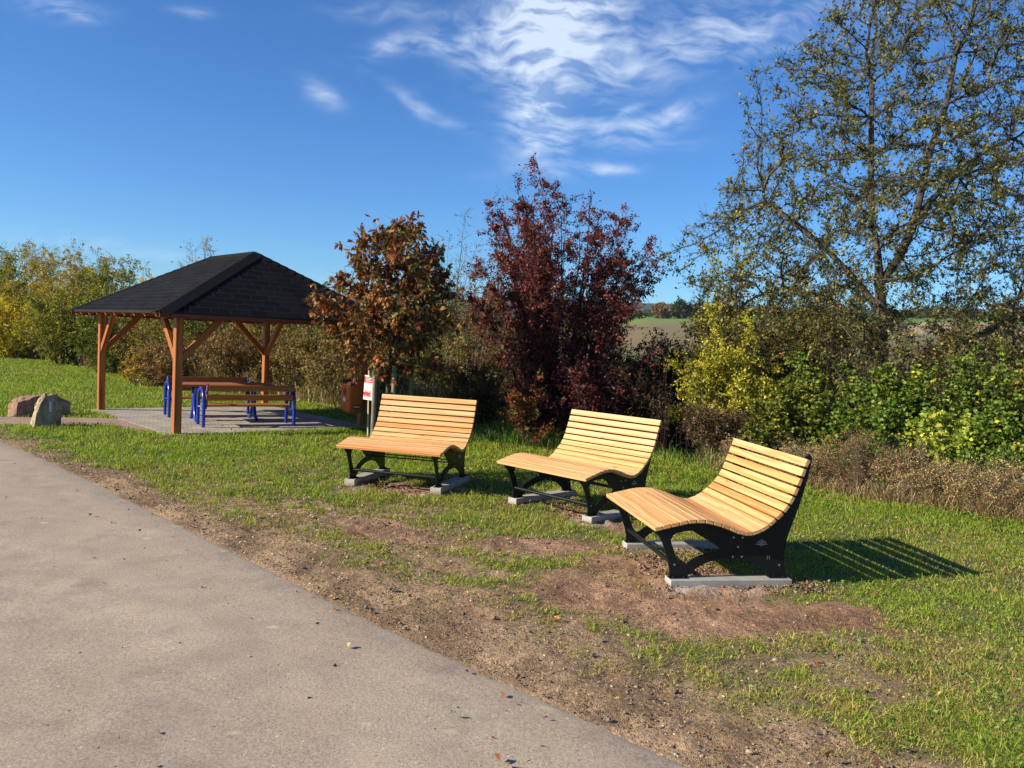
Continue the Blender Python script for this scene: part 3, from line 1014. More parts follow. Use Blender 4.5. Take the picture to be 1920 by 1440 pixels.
def dense_curve(pts, n=400):
    P = np.array(pts); P = np.concatenate([[2 * P[0] - P[1]], P, [2 * P[-1] - P[-2]]])
    out = []
    for i in range(1, len(P) - 2):
        for t in np.linspace(0, 1, 20, endpoint=False):
            out.append(.5 * ((2 * P[i]) + (-P[i - 1] + P[i + 1]) * t + (2 * P[i - 1] - 5 * P[i] + 4 * P[i + 1] - P[i + 2]) * t * t + (-P[i - 1] + 3 * P[i] - 3 * P[i + 1] + P[i + 2]) * t ** 3))
    out.append(P[-2])
    out = np.array(out)
    for _ in range(30): out[1:-1] = (out[:-2] + 2 * out[1:-1] + out[2:]) / 4
    return out


PROFILE = dense_curve(SLAT_BOT)
ARC = np.concatenate([[0], np.cumsum(np.hypot(*np.diff(PROFILE, axis=0).T))])


def prof_at(s):
    p = np.array([np.interp(s, ARC, PROFILE[:, 0]), np.interp(s, ARC, PROFILE[:, 1])])
    q = np.array([np.interp(s + .004, ARC, PROFILE[:, 0]), np.interp(s + .004, ARC, PROFILE[:, 1])])
    r = np.array([np.interp(s - .004, ARC, PROFILE[:, 0]), np.interp(s - .004, ARC, PROFILE[:, 1])])
    t = (q - r) / np.linalg.norm(q - r)
    return p, t


BW, BSP, BL, BBH, BBW = 1.166, .98, .854, .080, .12
FR_FRONT = [(-.125, .40), (-.085, .372), (-.052, .315), (-.025, .243), (-.006, .189), (.006, .135), (.008, .086)]
FR_ARCH = [(.129, .086), (.155, .113), (.2, .150), (.263, .185), (.338, .209), (.414, .219), (.48, .219), (.545, .210), (.608, .192), (.668, .160), (.715, .120), (.742, .086)]
FR_REAR = [(.862, .086), (.850, .142), (.842, .234), (.850, .327), (.870, .405), (.9, .493), (.933, .590), (.960, .690), (.983, .79), (1.004, .89), (1.008, .935), (.99, .955)]
FR_HOLE = [(.000, .345), (.015, .378), (.05, .396), (.099, .407), (.16, .410), (.21, .402), (.25, .380), (.285, .345), (.325, .312), (.365, .285), (.34, .268), (.269, .248),
           (.204, .227), (.155, .200), (.118, .171), (.09, .160), (.06, .192), (.033, .255), (.010, .31)]


def frame_outer():
    top = [tuple(prof_at(s)[0] - np.array([-prof_at(s)[1][1], prof_at(s)[1][0]]) * .002) for s in np.linspace(.012, ARC[-1] - .004, 70)]
    return FR_FRONT + FR_ARCH + FR_REAR + top[::-1]


def make_lounger(first=True):
    root = empty('lounge_bench', (0, 0, 0))
    n_seat, n_back = 12, 10
    total = ARC[-1]
    pitches = [.0607] * n_seat + [.0705] * n_back
    k = total / sum(pitches); s = 0
    for i, p in enumerate(pitches):
        p *= k
        gap = .0035 if i < n_seat else (.006 if i < 14 else .0155)
        c0, t0 = prof_at(s + p / 2)
        T = Vector((0, t0[0], t0[1])); Nn = Vector((0, -t0[1], t0[0])); X = Vector((1, 0, 0))
        ctr = Vector((0, c0[0], c0[1]))
        Mx = Matrix(((X.x, T.x, Nn.x, ctr.x), (X.y, T.y, Nn.y, ctr.y), (X.z, T.z, Nn.z, ctr.z), (0, 0, 0, 1)))
        mb_ = MB(); mb_.box(-BW / 2, BW / 2, -(p - gap) / 2, (p - gap) / 2, .0015, .0305, None, .0035)
        # every slat keeps its own length and own origin so that its grain differs
        o = mb_.build('slat', M['larch'], root)
        o.matrix_local = Mx
        s += p
    outer = frame_outer()
    for sx in (-1, 1):
        fr = ngon_plate(outer, [FR_HOLE], .012, sx * BSP / 2, 'side_frame', M['steel'], root)
        for (v, z) in [(.036, .174), (.811, .17), (.493, .298), (.458, .230), (.525, .230), (.457, .364), (.524, .364), (.990, .901)]:
            b = MB(); b.tube([(sx * BSP / 2 - .012, v, z), (sx * BSP / 2 + .012, v, z)], .0075, 8); b.build('bolt', M['bolt'], fr)
        e = MB()
        ex = sx * (BSP / 2 + .0075)
        for (cv, cr) in ((-.020, .013), (0, .019), (.020, .013)):
            e.tube([(ex, .668 + cv + cr * math.cos(a), .326 + cr * math.sin(a)) for a in np.linspace(0, 2 * PI, 15)], .0018, 5, False)
        e.tube([(ex, .622, .317), (ex, .714, .317)], .002, 5); e.tube([(ex, .668, .300), (ex, .668, .355)], .002, 5)
        e.build('emblem', M['bolt'], fr); e = MB()
        for q in ((.718, .21, .718, .24), (.734, .21, .734, .24), (.718, .228, .734, .225)):
            e.tube([(ex, q[0], q[1]), (ex, q[2], q[3])], .0016, 5)
        e.build('stamped_mark', M['bolt'], fr)
        # pivot gusset
        g = MB(); vs = [(v, z) for v, z in ((.476, .292), (.51, .292), (.54, .222), (.443, .222))]
        g.add([(ex + .002, v, z) for v, z in vs] + [(ex - .004 * sx, v, z) for v, z in vs], [(0, 1, 2, 3), (7, 6, 5, 4), (0, 4, 5, 1), (1, 5, 6, 2), (2, 6, 7, 3), (3, 7, 4, 0)])
        g.build('gusset', M['steel'], fr)
        for v0, v1 in ((.0, .135), (.735, .868)):
            f = MB(); f.box(sx * BSP / 2 - .03, sx * BSP / 2 + .03, v0, v1, BBH + .0005, BBH + .0065, None, .001)
            f.tube([(sx * BSP / 2 + .02, v0 + .03, BBH + .006), (sx * BSP / 2 + .02, v0 + .03, BBH + .018)], .008, 6)
            f.tube([(sx * BSP / 2 + .02, v1 - .03, BBH + .006), (sx * BSP / 2 + .02, v1 - .03, BBH + .018)], .008, 6)
            f.build('foot_plate', M['steel'], fr)
        bl = MB(); bl.box(sx * BSP / 2 - BBW / 2, sx * BSP / 2 + BBW / 2, -.004, BL + .035, -.12, BBH, None, .004)
        bl.build('foundation_block', M['concrete'], root)
    t = MB(); t.tube([(-BSP / 2 + .006, .022, .182), (BSP / 2 - .006, .022, .182)], .0165, 14); t.build('front_rail', M['steel'], root)
    t = MB(); t.box(-BSP / 2 + .006, BSP / 2 - .006, .30, .335, .325, .333); t.build('cross_bar', M['steel'], root)
    t = MB(); t.box(-BSP / 2 + .006, BSP / 2 - .006, .52, .56, .26, .268); t.build('cross_bar', M['steel'], root)
    t = MB(); t.tube([(-BSP / 2 + .006, .93, .63), (BSP / 2 - .006, .93, .63)], .012, 8); t.build('cross_bar', M['steel'], root)
    return root


def copy_tree(o, parent=None):
    c = o.copy(); C.objects.link(c); c.parent = parent
    for ch in list(o.children): copy_tree(ch, c)
    return c


lounge = make_lounger()
lab = ['wavy larch lounge bench farthest left, nearest the orange bin and red and white sign',
       'wavy larch lounge bench standing in the middle between the two others',
       'nearest wavy larch lounge bench, side frame facing the viewer, slatted shadow on the grass']
protos = [lounge, copy_tree(lounge), copy_tree(lounge)]
for o, (bx, by, ba, bz), l_ in zip(protos, BENCH, lab):
    o.location = (bx, by, bz); o.rotation_euler = (0, 0, math.radians(ba))
    tag(o, l_, 'bench', 'curved wooden lounge benches on concrete blocks')

# ------------------------------------------------------------------ pavilion
ox, oy = float(FA[0]), float(FA[1])
pav = empty('shelter', (ox, oy, .014), PAV_ANG)
tag(pav, 'open timber shelter with black shingled hip roof on four orange-brown posts', 'shelter')
PS = .112; OV = .42; ZP = 1.78; ZPT = 1.90; ZE = 1.815; ZR = 2.915; RT0, RT1 = .98, 2.90
for (s, t, lb) in ((0, 0, None), (0, PB, None), (PA, 0, None), (PA, PB, None)):
    timber((s, t, -.06), (s, t, ZP), PS, PS, 'post', M['post'], pav, .006)
    for dx, dy in ((1, 0), (0, 1)):
        sx = 1 if s == 0 else -1; sy = 1 if t == 0 else -1
        ddx, ddy = dx * sx, dy * sy
        timber((s + ddx * .03, t + ddy * .03, 1.10), (s + ddx * .69, t + ddy * .69, 1.79), .075, .095, 'brace', M['post'], pav)
for (a, b) in (((-.12, 0), (PA + .12, 0)), ((-.12, PB), (PA + .12, PB))):
    timber((a[0], a[1], (ZP + ZPT) / 2), (b[0], b[1], (ZP + ZPT) / 2), .10, ZPT - ZP, 'beam', M['post'], pav)
for (a, b) in (((0, .051), (0, PB - .051)), ((PA, .051), (PA, PB - .051))):
    timber((a[0], a[1], (ZP + ZPT) / 2), (b[0], b[1], (ZP + ZPT) / 2), .098, ZPT - ZP, 'beam', M['post'], pav)
R0 = Vector((PA / 2, RT0, ZR)); R1 = Vector((PA / 2, RT1, ZR))
cF = Vector((-OV, -OV, ZE)); cR = Vector((PA + OV, -OV, ZE)); cB = Vector((PA + OV, PB + OV, ZE)); cL = Vector((-OV, PB + OV, ZE))
# roof skin with UVs that follow the courses
faces = [(cL, cF, R0, R1), (cF, cR, R0), (cR, cB, R1, R0), (cB, cL, R1)]
vs = []; fs = []; uvs = []
for f in faces:
    b = len(vs); vs += list(f); fs.append(tuple(range(b, b + len(f))))
    e = (f[1] - f[0]).normalized(); nn = (f[1] - f[0]).cross(f[2] - f[0]).normalized(); up = nn.cross(e)
    for p in f: uvs.append(((p - f[0]).dot(e), (p - f[0]).dot(up)))
nb_ = len(vs)
und = [v - Vector((0, 0, .035)) for v in vs]
vs2 = vs + und; fs2 = fs + [tuple(i + nb_ for i in f[::-1]) for f in fs]
for f in fs: fs2.append((f[0], f[0] + nb_, f[1] + nb_, f[1]))
me = bpy.data.meshes.new('roof'); me.from_pydata([tuple(v) for v in vs2], [], fs2)
ul = me.uv_layers.new(name='UVMap')
for poly in me.polygons:
    for li_, vi in zip(poly.loop_indices, poly.vertices):
        ul.data[li_].uv = uvs[vi % nb_]
me.materials.append(M['shingle']); me.materials.append(M['eaves'])
for i, poly in enumerate(me.polygons):
    if 4 <= i < 8: poly.material_index = 1
roof = bpy.data.objects.new('roof', me); C.objects.link(roof); roof.parent = pav
# lapped cap shingles along hips and ridge
mb = MB()


def caps(a, b, n1, n2, wdt=.15, ex=.15):
    d = (b - a); L = d.length; d.normalize(); k = int(L / ex)
    w1 = n1.cross(d).normalized(); w2 = n2.cross(d).normalized()
    if w1.dot(w2) > 0: w2 = -w2
    # choose the sideways directions that run downhill
    if w1.z > 0: w1 = -w1
    if w2.z > 0: w2 = -w2
    nm = (n1 + n2).normalized()
    for i in range(k + 1):
        p0 = a + d * (i * ex - .004); p1 = a + d * min(L, i * ex + ex * 1.15)
        l0, l1 = .016, .006
        q = [p0 + nm * l0, p0 + w1 * wdt + n1 * l0, p1 + w1 * wdt + n1 * l1, p1 + nm * l1, p1 + w2 * wdt + n2 * l1, p0 + w2 * wdt + n2 * l0]
        lo = [v - nm * .012 for v in q]
        mb.add(q + lo, [(0, 3, 2, 1), (0, 5, 4, 3), (0, 1, 7, 6), (0, 6, 11, 5), (1, 2, 8, 7), (5, 11, 10, 4)])


def fn_(f): return (f[1] - f[0]).cross(f[2] - f[0]).normalized()


NF = [fn_(f) for f in faces]
caps(cF, R0, NF[0], NF[1]); caps(cR, R0, NF[1], NF[2]); caps(cB, R1, NF[2], NF[3]); caps(cL, R1, NF[3], NF[0]); caps(R1, R0, NF[0], NF[2])
mcap = NT('black_cap_shingle'); mcap.base(mcap.ramp(mcap.noise(mcap.mapping(), 200, 2), [(.3, g3(.008)), (.7, g3(.026))])); mcap.rough(.95); mcap.p.inputs['Specular IOR Level'].default_value = .06
mb.build('ridge_cap', mcap.m, roof)
sl = (ZR - ZE) / (PA / 2 + OV)
# rafters on the four sides
for t in np.arange(-.16, PB + .3, .49):
    for sgn in (0, 1):
        x0 = -OV + .03 if sgn == 0 else PA + OV - .03
        top = min(PA / 2, max(.0, min(t + OV, PB + OV - t) * (PA / 2 + OV) / (RT0 + OV) - OV)) if not (RT0 <= t <= RT1) else PA / 2 - .04
        x1 = top if sgn == 0 else PA - top
        z0 = ZE - .062 + .03 * sl; z1 = ZE - .062 + abs(x1 - (-OV if sgn == 0 else PA + OV)) * sl
        timber((x0, t, z0 - .012), (x1, t, z1 - .012), .045, .07, 'rafter', M['post'], pav, .002)
for s in np.arange(.1, PA, .5):
    for sgn in (0, 1):
        y0 = -OV + .03 if sgn == 0 else PB + OV - .03
        run = max(.3, min(s + OV, PA + OV - s) * (RT0 + OV) / (PA / 2 + OV))
        sl2 = (ZR - ZE) / (RT0 + OV)
        y1 = -OV + run if sgn == 0 else PB + OV - run
        timber((s, y0, ZE - .075 + .03 * sl2), (s, y1, ZE - .075 + run * sl2), .045, .07, 'rafter', M['post'], pav, .002)
for (a, b) in ((cF, R0), (cR, R0), (cB, R1), (cL, R1)):
    d = (b - a) * .03
    timber(a + d - Vector((0, 0, .095)), b - Vector((0, 0, .095)), .06, .10, 'hip_rafter', M['post'], pav)
for a, b in ((cF, cR), (cB, cL)):
    d = (b - a).normalized(); inn = Vector((-d.y, d.x, 0)) * .012
    mb = MB(); mb.beam(a + inn + d * .002 - Vector((0, 0, .066)), b + inn - d * .002 - Vector((0, 0, .066)), .018, .055); mb.build('fascia', M['eaves'], pav)


# ------------------------------------------------------------------ blue-framed seats and table in the shelter
def blue_bench():
    r = empty('park_bench', (0, 0, 0))
    L = 1.46
    for x in (0, L):
        mb_ = MB(); pts = [(x, 0, 0), (x, 0, .42)]
        for a in np.linspace(PI, 0, 11)[1:-1]: pts.append((x, .235 + .235 * math.cos(a), .42 + .20 * math.sin(a)))
        pts += [(x, .47, .42), (x, .47, 0)]
        mb_.tube(pts, .028, 12); mb_.build('arm_frame', M['blue'], r)
        xi = .05 if x == 0 else L - .05
        mb_ = MB(); mb_.tube([(xi, .42, .30), (xi, .10, .30), (xi, .065, .34), (xi, -.035, .70)], .02, 8); mb_.tube([(x, .02, .30), (xi, .12, .30)], .014, 6); mb_.tube([(x, .45, .30), (xi, .38, .30)], .014, 6)
        mb_.build('seat_bracket', M['blue'], r)
    for i in range(3):
        mb_ = MB(); y = .10 + i * .115; mb_.box(.03, L - .03, y, y + .105, .322, .352, None, .004); mb_.build('seat_slat', M['brown_slat'], r)
    for z in (.435, .590):
        y = .03 - (z - .38) * .22
        mb_ = MB(); mb_.beam((.03, y - .035, z + .048), (L - .03, y - .035, z + .048), .028, .098, .004, up=(0, -.2, 1)); mb_.build('back_slat', M['brown_slat'], r)
    return r


BA = math.radians(31)
b1 = blue_bench(); b1.location = (-4.92, 13.10, .014); b1.rotation_euler = (0, 0, BA)
b2 = copy_tree(b1); b2.rotation_euler = (0, 0, BA + PI)
dvec = Vector((math.cos(BA), math.sin(BA), 0)); nv = Vector((-dvec.y, dvec.x, 0))
p = Vector((-5.97, 14.29, .014)) + nv * .47 + dvec * 1.46
b2.location = p
tag(b1, 'slatted bench with blue tube arms nearest the viewer under the shelter, backrest towards us', 'bench', 'blue-framed benches at the shelter table')
tag(b2, 'slatted bench with blue tube arms on the far side of the shelter table', 'bench', 'blue-framed benches at the shelter table')
tb = empty('picnic_table', (-5.02, 14.32, .014), BA)
tag(tb, 'brown slatted table on blue curved legs between the two blue-framed benches', 'table')
for i in range(5):
    mb = MB(); y = -.32 + i * .13; mb.box(-.80, .80, y, y + .122, .60, .635, None, .004); mb.build('table_slat', M['brown_slat'], tb)
for x in (-.5, .5):
    mb = MB()
    for sg in (-1, 1):
        pts = [(x, sg * .27, .015), (x, sg * .22, .035), (x, sg * .13, .11), (x, sg * .06, .24), (x, sg * .045, .36), (x, sg * .07, .47), (x, sg * .16, .56), (x, sg * .26, .585)]
        mb.tube(pts, .031, 10)
    mb.box(x - .012, x + .012, -.06, .06, .2, .42)
    mb.build('table_leg', M['blue'], tb)

# ------------------------------------------------------------------ litter bin on the right-hand front post
bp = FA + AX * (PA - PS / 2 - .155) + BX * 0
bn = empty('litter_bin', (float(bp[0]), float(bp[1]), 0), PAV_ANG)
tag(bn, 'orange plastic litter bin with stickers, fixed to the right front post of the shelter', 'bin')
# body: rounded rectangular sections tapering downwards; front is local -x


def rrect(hx_, hy_, r, z, n=5, ox_=0):
    pts = []
    for cx, cy, a0 in ((hx_ - r, hy_ - r, 0), (-hx_ + r, hy_ - r, 90), (-hx_ + r, -hy_ + r, 180), (hx_ - r, -hy_ + r, 270)):
        for k in range(n): a = math.radians(a0 + 90 * k / (n - 1)); pts.append((ox_ + cx + r * math.cos(a), cy + r * math.sin(a), z))
    return pts


def loft(rings, name, mat, parent, capb=True, capt=True):
    mb_ = MB(); n = len(rings[0]); vs_ = [p for r in rings for p in r]; fs_ = []
    for i in range(len(rings) - 1):
        for k in range(n): fs_.append((i * n + k, i * n + (k + 1) % n, (i + 1) * n + (k + 1) % n, (i + 1) * n + k))
    mb_.add(vs_, fs_, True)
    if capb: mb_.add(rings[0][::-1], [tuple(range(n))])
    if capt: mb_.add(rings[-1], [tuple(range(n))])
    return mb_.build(name, mat, parent)


loft([rrect(.075, .10, .03, .255, ox_=.03), rrect(.10, .125, .03, .262, ox_=.02), rrect(.122, .142, .035, .30, ox_=.01), rrect(.132, .150, .035, .40), rrect(.142, .158, .035, .60), rrect(.147, .163, .035, .735)], 'bin_body', M['orange'], bn)
lid = loft([rrect(.160, .177, .035, .732), rrect(.163, .180, .035, .745), rrect(.160, .177, .035, .765), rrect(.125, .150, .04, .80, ox_=.02), rrect(.09, .12, .04, .835, ox_=.03), rrect(.06, .09, .03, .842, ox_=.03)], 'lid', M['orange'], bn)
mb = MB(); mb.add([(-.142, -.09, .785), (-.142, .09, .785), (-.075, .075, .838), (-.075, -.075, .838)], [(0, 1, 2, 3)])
mb.box(-.150, -.07, -.085, .085, .772, .83, None, .01); mb.build('opening', M['opening_shade'], lid)
stk = MB()
stk.tube([(-.149, .0 + .035 * math.cos(a), .62 + .062 * math.sin(a)) for a in np.linspace(0, 2 * PI, 17)], .005, 5, False); stk.tube([(-.15, 0, .585), (-.15, 0, .65)], .012, 6)
stk.build('red_emblem', M['red'], bn)
stk = MB(); stk.tube([(-.150, 0, .49), (-.1405, 0, .49)], .042, 16); stk.build('round_sticker', M['white'], bn)
stk = MB(); stk.box(-.06, .07, -.1595, -.150, .335, .395); o = stk.build('sticker', M['black'], bn)
stk = MB()
for i, x in enumerate((-.045, -.02, .005, .03, .052)):
    stk.box(x - .008, x + .006, -.1607, -.1598, .35 + .004 * (i % 2), .38)
stk.build('sticker_print', M['white'], o)
mb = MB(); mb.box(.145, .158, -.05, .05, .35, .7); mb.build('mounting_bracket', M['bolt'], bn)

# ------------------------------------------------------------------ sign on a thin lath
sg = empty('notice_sign', (-2.205, 12.72, 0), math.radians(-28))
tag(sg, 'small red and white notice on a thin wooden lath beside the orange bin', 'sign')
mb = MB(); mb.beam((0, 0, -.1), (-.025, 0, 1.11), .022, .022); mb.build('lath', M['lath'], sg)
PLM = Matrix.Translation((-.012, -.016, .80)) @ Matrix.Rotation(math.radians(3), 4, 'Y')
mb = MB(); mb.box(-.085, .085, -.002, .002, -.19, .19, PLM); plate = mb.build('sign_plate', M['white'], sg)
mb = MB(); mb.box(-.084, .084, -.0035, -.0021, .075, .17, PLM); mb.box(-.084, .05, -.0035, -.0021, -.115, -.075, PLM)
for k in range(7): x = -.08 + k * .021; mb.box(x, x + .015, -.0035, -.0021, -.145 + .0, -.1155, PLM); mb.box(x, x + .012, -.0035, -.0021, -.0745, -.07 + .012 * ((k * 3) % 4), PLM)
mb.build('red_print', M['red'], plate)
mb = MB()
for k in range(3): mb.box(-.06, .055 - .02 * (k % 2), -.0045, -.0037, .145 - k * .024, .153 - k * .024, PLM)
mb.build('white_print', M['white'], plate)
mb = MB()
for k in range(7): mb.box(-.06, .06 - .015 * ((k * 5) % 3), -.0035, -.0021, .048 - k * .017, .053 - k * .017, PLM)
mb.build('text_lines', M['greytext'], plate)


# ------------------------------------------------------------------ boulders
def rock(name, label, mat, pts, loc, rz=0, seed=0, disp=.05, par=None):
    import bmesh
    bm = bmesh.new()
    for p_ in pts: bm.verts.new(p_)
    r = bmesh.ops.convex_hull(bm, input=bm.verts)
    bmesh.ops.delete(bm, geom=[g for g in r['geom_interior'] if isinstance(g, bmesh.types.BMVert)], context='VERTS')
    bmesh.ops.triangulate(bm, faces=bm.faces)
    bmesh.ops.subdivide_edges(bm, edges=bm.edges, cuts=3, use_grid_fill=True)
    bmesh.ops.smooth_vert(bm, verts=bm.verts, factor=.14, use_axis_x=True, use_axis_y=True, use_axis_z=True)
    bmesh.ops.triangulate(bm, faces=bm.faces)
    bmesh.ops.subdivide_edges(bm, edges=bm.edges, cuts=1, use_grid_fill=True)
    from mathutils import noise
    bm.normal_update()
    for v in bm.verts:
        q = v.co * 4.5 + Vector((seed, seed * 2, 0))
        n1 = noise.fractal(q, 1.0, 2.0, 4); n2 = noise.cell(v.co * 7 + Vector((seed, 0, 0)))
        v.co += v.normal * (n1 * disp + (n2 - .5) * disp * .35)
    me_ = bpy.data.meshes.new(name); bm.to_mesh(me_); bm.free()
    me_.materials.append(mat)
    o_ = bpy.data.objects.new(name, me_); C.objects.link(o_); o_.scale = (.93, .93, .93); o_.location = loc; o_.rotation_euler = (0, 0, rz)
    if label: tag(o_, label, 'boulder', 'boulders beside the shelter path')
    return o_


st1 = rock('boulder', 'tall pale upright boulder with a small plaque, standing at the path corner', M['rock_pale'],
           [(-.27, .12, -.05), (-.16, -.20, -.05), (.25, .06, -.05), (.22, .28, -.05), (-.1, .3, -.05), (-.15, -.14, .2), (.23, .08, .25), (-.17, .10, .32), (-.02, -.03, .52), (.17, .10, .55), (-.03, .10, .56), (.13, .18, .54), (-.07, .06, .50), (.24, .06, .1)], (-7.03, 12.36, 0), math.radians(29.4), 3, .032)
rock('boulder', 'low reddish boulder lying on the grass behind the upright stone', M['rock_red'],
     [(-.52, .12, -.05), (-.36, -.18, -.05), (.52, .06, -.05), (.48, .4, -.05), (-.4, .35, -.05), (-.46, .10, .22), (-.33, -.11, .26), (-.3, .16, .35), (-.05, -.02, .36), (.1, .22, .40), (.30, .10, .36), (.50, .10, .26), (.44, .32, .24), (-.42, .16, .3)], (-7.92, 13.72, 0), math.radians(30), 8, .03)
mb = MB(); mb.box(-.022, .022, -.004, .004, -.085, .085, None, .002)
plq = mb.build('plaque', M['plaque'], st1)
plq.location = (.065, -.052, .34); plq.rotation_euler = (math.radians(-14), math.radians(9), math.radians(38))
mb = MB()
for k in range(5): mb.box(-.012, .012, -.0055, -.0042, -.05 + k * .024, -.043 + k * .024)
plt_ = mb.build('plaque_text', M['greytext'], plq)


# ------------------------------------------------------------------ trees
def tree_from(name, label, cat, base, seeds, par0, attr, step, di, dk, tip, expo, rmax, sub, bark_, leafn, L, W, pal, seed, twl=.35, twn=6000, hang=.2, clusters=None, fold=.25, keyfn=None, lean=.0, lim=8000, group=None, thin=.02, gain=np.array((1.75, 1.6, 1.15))):
    global rng
    rng = np.random.default_rng(seed)
    N, par = colonise(attr, seeds, par0, step, di, dk, 260, .03, lim)
    r, ch = pipe_radii(N, par, tip, expo, rmax)
    root = empty(name, base); tag(root, label, cat, group)
    # smooth the skeleton a little
    for _ in range(2):
        m = par >= 0
        S = N.copy(); S[m] = N[m] * .6 + N[par[m]] * .4
        fixed = np.zeros(len(N), bool); fixed[:len(seeds)] = True
        N = np.where(fixed[:, None], N, S)
    parts = []
    V, F = tubes(N, par, r, 7)
    parts.append((V, F))
    trunk = mesh_np('trunk', V, F, M[bark_], root, smooth=True)
    thinn = np.nonzero(r < thin)[0]
    ti = rng.choice(thinn, twn)
    d0 = norm(N[ti] - N[par[ti]])
    td = norm(d0 * .5 + rand_dirs(twn) * .9 + np.array((0, 0, .15)))
    tl = twl * rng.uniform(.3, 1.2, twn)
    A = N[ti] + rng.normal(size=(twn, 3)) * step * .15; B = A + td * tl[:, None]; bend = rng.normal(size=A.shape) * tl[:, None] * .1
    V, F = twigs_mesh(A, B, np.full(twn, tip * .75), 3, bend)
    mesh_np('twigs', V, F, M[bark_], root)
    w_ = rng.gamma(.7, 1, twn); li = rng.choice(twn, leafn, p=w_ / w_.sum()); lu = rng.uniform(.1, 1.05, leafn)
    P = A[li] + (B[li] - A[li]) * lu[:, None] + bend[li] * (1 - (2 * lu[:, None] - 1) ** 2)
    D = norm(rand_dirs(leafn) + td[li] * .5 + np.array((0, 0, -hang)))
    tk = rng.uniform(0, 1, twn)
    if clusters:
        # palmate leaves: several leaflets from one stalk, hanging
        k = clusters; nb2 = len(P)
        P = P + D * L * .5
        ax_ = norm(D + np.array((0, 0, -.7)))
        allP, allD, allL = [], [], []
        s_ = norm(np.cross(ax_, rand_dirs(nb2)))
        for j in range(k):
            a = (j - (k - 1) / 2) * 0.62
            dj = norm(ax_ * math.cos(a) + s_ * math.sin(a) + rand_dirs(nb2) * .18 + np.array((0, 0, -.25)))
            allP.append(P); allD.append(dj); allL.append(np.full(nb2, L * (1 - .12 * abs(j - (k - 1) / 2))) * rng.uniform(.8, 1.15, nb2))
        lidx = np.concatenate([li] * k); P = np.concatenate(allP); D = np.concatenate(allD); ls = np.concatenate(allL)
    else:
        lidx = li; ls = L * rng.uniform(.6, 1.25, leafn)
    clump = tk[lidx] * .6 + rng.uniform(0, 1, len(P)) * .4
    key = keyfn(P, clump) if keyfn else clump
    V, F, Cc = leaf_geo(P, D, ls, ls * W, palette(len(P), pal, .25, key, gain), fold)
    mesh_np('crown', V, F, M['leaf'] if not clusters else M['leaf'], root, col=Cc)
    return root


# the tall half-bare tree on the right
rng = np.random.default_rng(11)
prof_r = [(.7, 2.8), (1.5, 3.5), (2.6, 3.55), (3.9, 3.6), (4.8, 3.35), (5.9, 2.8), (7.0, 2.2), (7.9, 1.65), (8.6, 1.0), (9.0, .4)]
attr = envelope_points(6200, prof_r, .22, .5)
attr[:, 0] += .05 * (attr[:, 2] - 3)
attr[:, 1] *= .9
trunk_pts = [(0, 0, -.1), (0, 0, .35), (-.03, 0, .7), (-.02, .02, 1.1), (-.06, .03, 1.5), (-.12, .03, 1.9), (-.18, .0, 2.4), (-.25, .0, 2.9), (-.3, .02, 3.4), (-.42, .03, 3.9), (-.50, .05, 4.5), (-.52, .06, 5.1), (-.6, .0, 5.8), (-.62, .0, 6.4)]
par0 = [-1] + list(range(0, len(trunk_pts) - 1))
extra = [((-.25, 0, 2.9), 7, [(.08, .05, 3.4), (.30, .05, 4.0), (.42, .08, 4.7), (.52, .05, 5.4), (.70, 0, 6.1), (.78, 0, 6.9)]),
         ((.30, .05, 4.0), None, [(.62, .1, 4.45), (1.05, .2, 4.9), (1.5, .3, 5.3), (2.0, .3, 5.6)]),
         ((-.12, .03, 1.9), 5, [(-.6, -.1, 2.3), (-1.2, -.2, 2.6), (-1.9, -.2, 2.75)]),
         ((-.18, 0, 2.4), 6, [(-.6, .2, 3.0), (-1.1, .3, 3.5), (-1.7, .4, 4.0), (-2.2, .4, 4.3)]),
         ((-.02, .02, 1.1), 3, [(.5, -.3, 1.6), (1.1, -.5, 2.0), (1.8, -.6, 2.4)])]
seeds = list(trunk_pts)
for org, pi_, pts in extra:
    if pi_ is None: pi_ = next(i for i, q in enumerate(seeds) if q == org)
    for q in pts:
        seeds.append(q); par0.append(pi_); pi_ = len(seeds) - 1
# par order must go from root outwards: children always after parents
pal_big = [(.24, (.070, .082, .026)), (.22, (.115, .118, .040)), (.20, (.042, .055, .020)), (.14, (.165, .15, .055)), (.09, (.13, .085, .04)), (.08, (.27, .24, .09)), (.03, (.24, .11, .05))]
tree_from('deciduous_tree', 'tall half-bare tree with dark branches and sparse olive leaves above the bramble bank', 'tree', (6.62, 14.5, 0), seeds, par0, attr, .10, 1.5, .145,
          .0048, 2.45, .095, 0, 'bark', 76000, .060, .58, pal_big, 12, twl=.25, twn=32000, lim=15000, thin=.018,
          keyfn=lambda P, c: np.clip(c * .85 + .22 * (1 - np.clip(P[:, 2] / 4.5, 0, 1)), 0, .999))

